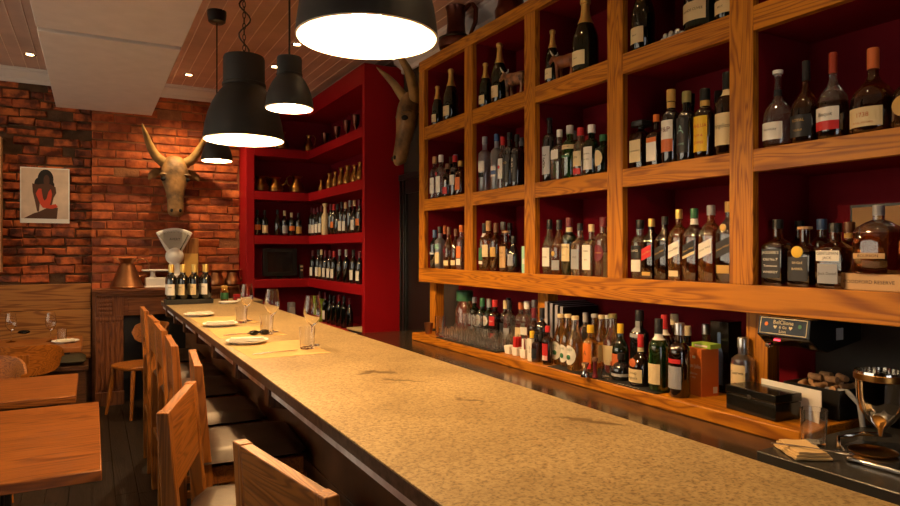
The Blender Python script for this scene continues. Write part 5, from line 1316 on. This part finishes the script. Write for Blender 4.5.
MB().lathe([(.010, 0), (.010, .02), (.007, .024)], 14).xf(Matrix.Translation((.03, .06, -.10)) @ Matrix.Rotation(-PI / 2, 4, 'Y')).build('knob', 'chrome', t)
MB().box(.15, .19, -.0958, -.095, -.075, -.035).build('sticker', 'l_silver', t)
# ================================================================ COFFEE MACHINE SLAB (near end)
ZS2 = .921
tag(MB().box(1.69, 2.30, .30, 1.225, .8805, .920).build('machine_base', 'slab', bevel=.004), 'low dark metal machine base on the near end of the counter', 'base')
tumbler((1.89, 1.178, ZS2), 'ribbed clear tumbler standing beside the tan napkin', 'glasses on the ledge', .038, .105).data.materials[0] = M['glass_shot']
o = napkin((1.775, 1.14, ZS2), 1.0, 'crumpled tan napkin under a spoon beside the tumbler', 'napkins on the bar', .14, .10, .02); o.data.materials[0] = M['napkin_tan']
t = thing('bar_spoon', 'steel spoon resting on the tan napkin', 'spoon', (1.77, 1.10, ZS2 + .022), R(-62))
MB().tube([(-.11, 0, .002), (-.02, 0, .004), (.05, 0, .003)], [.004, .003, .003], 8, squash=(.5, 1)).build('handle', 'steel', t)
MB().ball((.07, 0, .003), .026, .016, .004).build('bowl', 'steel', t)
# juicer / grinder
t = thing('citrus_press', 'polished steel cone hopper on a column above a drip tray', 'machine', (1.95, 1.02, ZS2))
MB().lathe([(.0, .055), (.006, .055), (.010, .075), (.018, .084), (.034, .10), (.052, .128), (.060, .16), (.063, .215), (.064, .218), (.066, .232), (.064, .240), (.060, .240), (.059, .218), (.057, .16), (.048, .132), (.030, .11), (0, .10)], 36, close=False).build('hopper', 'chrome', t)
MB().lathe([(.0645, .214), (.0675, .217), (.0675, .231), (.0645, .234)], 36, close=False).build('rim_band', 'brass', t)
MB().box(.02, .05, -.125, -.085, .01, .27).build('column', 'chrome', t, .006)
MB().tube([(.035, -.10, .205), (.02, -.075, .20), (.01, -.062, .195)], .010, 10).build('bracket', 'chrome', t)
MB().prism([(-.13, -.12), (.10, -.16), (.13, .02), (.06, .10), (-.04, .09), (-.13, .02)], 'z', 0, .012).build('base_plate', 'steel', t, .004)
MB().lathe([(.055, .0125), (.062, .020), (.060, .021), (.05, .015), (0, .014)], 28, c=(-.04, .0, 0), close=False).build('drip_tray', 'brass', t)
MB().tube([(-.10, .06, .02), (-.10, .06, .05), (-.02, .04, .055), (.05, .0, .05)], .006, 8).build('wire_guard', 'chrome', t)
# grey hose loop behind the press
q = atX(838, 385, 2.2)
mb = MB().tube([(2.22, q.y + .10, ZS2 + .0), (2.22, q.y + .09, ZS2 + .06), (2.22, q.y + .05, ZS2 + .10), (2.22, q.y - .02, ZS2 + .105), (2.22, q.y - .06, ZS2 + .07), (2.22, q.y - .07, ZS2 + .0)], .009, 10)
tag(mb.build('grey_hose', 'l_grey'), 'short grey hose loop behind the steel hopper', 'hose')
o = MB().box(-.05, .05, -.06, .06, 0, .08).box(-.051, -.05, -.05, .05, .02, .06, 1).build('water_tank', ['black', 'blackgloss'], loc=(2.2, .82, ZS2), bevel=.005); tag(o, 'black box shaped tank behind the steel hopper', 'tank')

# ================================================================ LIGHT, CAMERA
def area(name, loc, rot, sx, sy, e, col):
    l = bpy.data.lights.new(name, 'AREA'); l.shape = 'RECTANGLE'; l.size = sx; l.size_y = sy; l.energy = e; l.color = col
    o = bpy.data.objects.new(name, l); C.objects.link(o); o.location = loc; o.rotation_euler = rot
area('window_daylight', (-3.2, 4.0, 1.78), (R(90), 0, R(-90)), 5.5, 1.85, DAY, DAYC)
area('door_daylight', (-.2, -2.6, 1.1), (R(90), 0, 0), 1.7, 1.8, DAYF, (1, .95, .9))
wd = bpy.data.worlds.new('world'); bpy.context.scene.world = wd; wd.use_nodes = True
bgn = wd.node_tree.nodes['Background']; bgn.inputs[0].default_value = (.35, .42, .55, 1); bgn.inputs[1].default_value = .2
cam = bpy.data.cameras.new('camera'); co = bpy.data.objects.new('camera', cam); C.objects.link(co)
cam.sensor_width = 36; cam.lens = F / 900 * 36; cam.shift_y = (VH - 253) / 900; cam.clip_start = .02
co.location = (0, 0, CAMZ); co.rotation_euler = (PI / 2, 0, -TH)
sc = bpy.context.scene; sc.camera = co
sc.view_settings.view_transform = 'Standard'; sc.view_settings.look = 'None'; sc.view_settings.gamma = 1; sc.view_settings.exposure = EXPO
try:
    sc.cycles.sample_clamp_indirect = 6; sc.cycles.max_bounces = 24; sc.cycles.transmission_bounces = 24; sc.cycles.glossy_bounces = 8
except Exception: pass
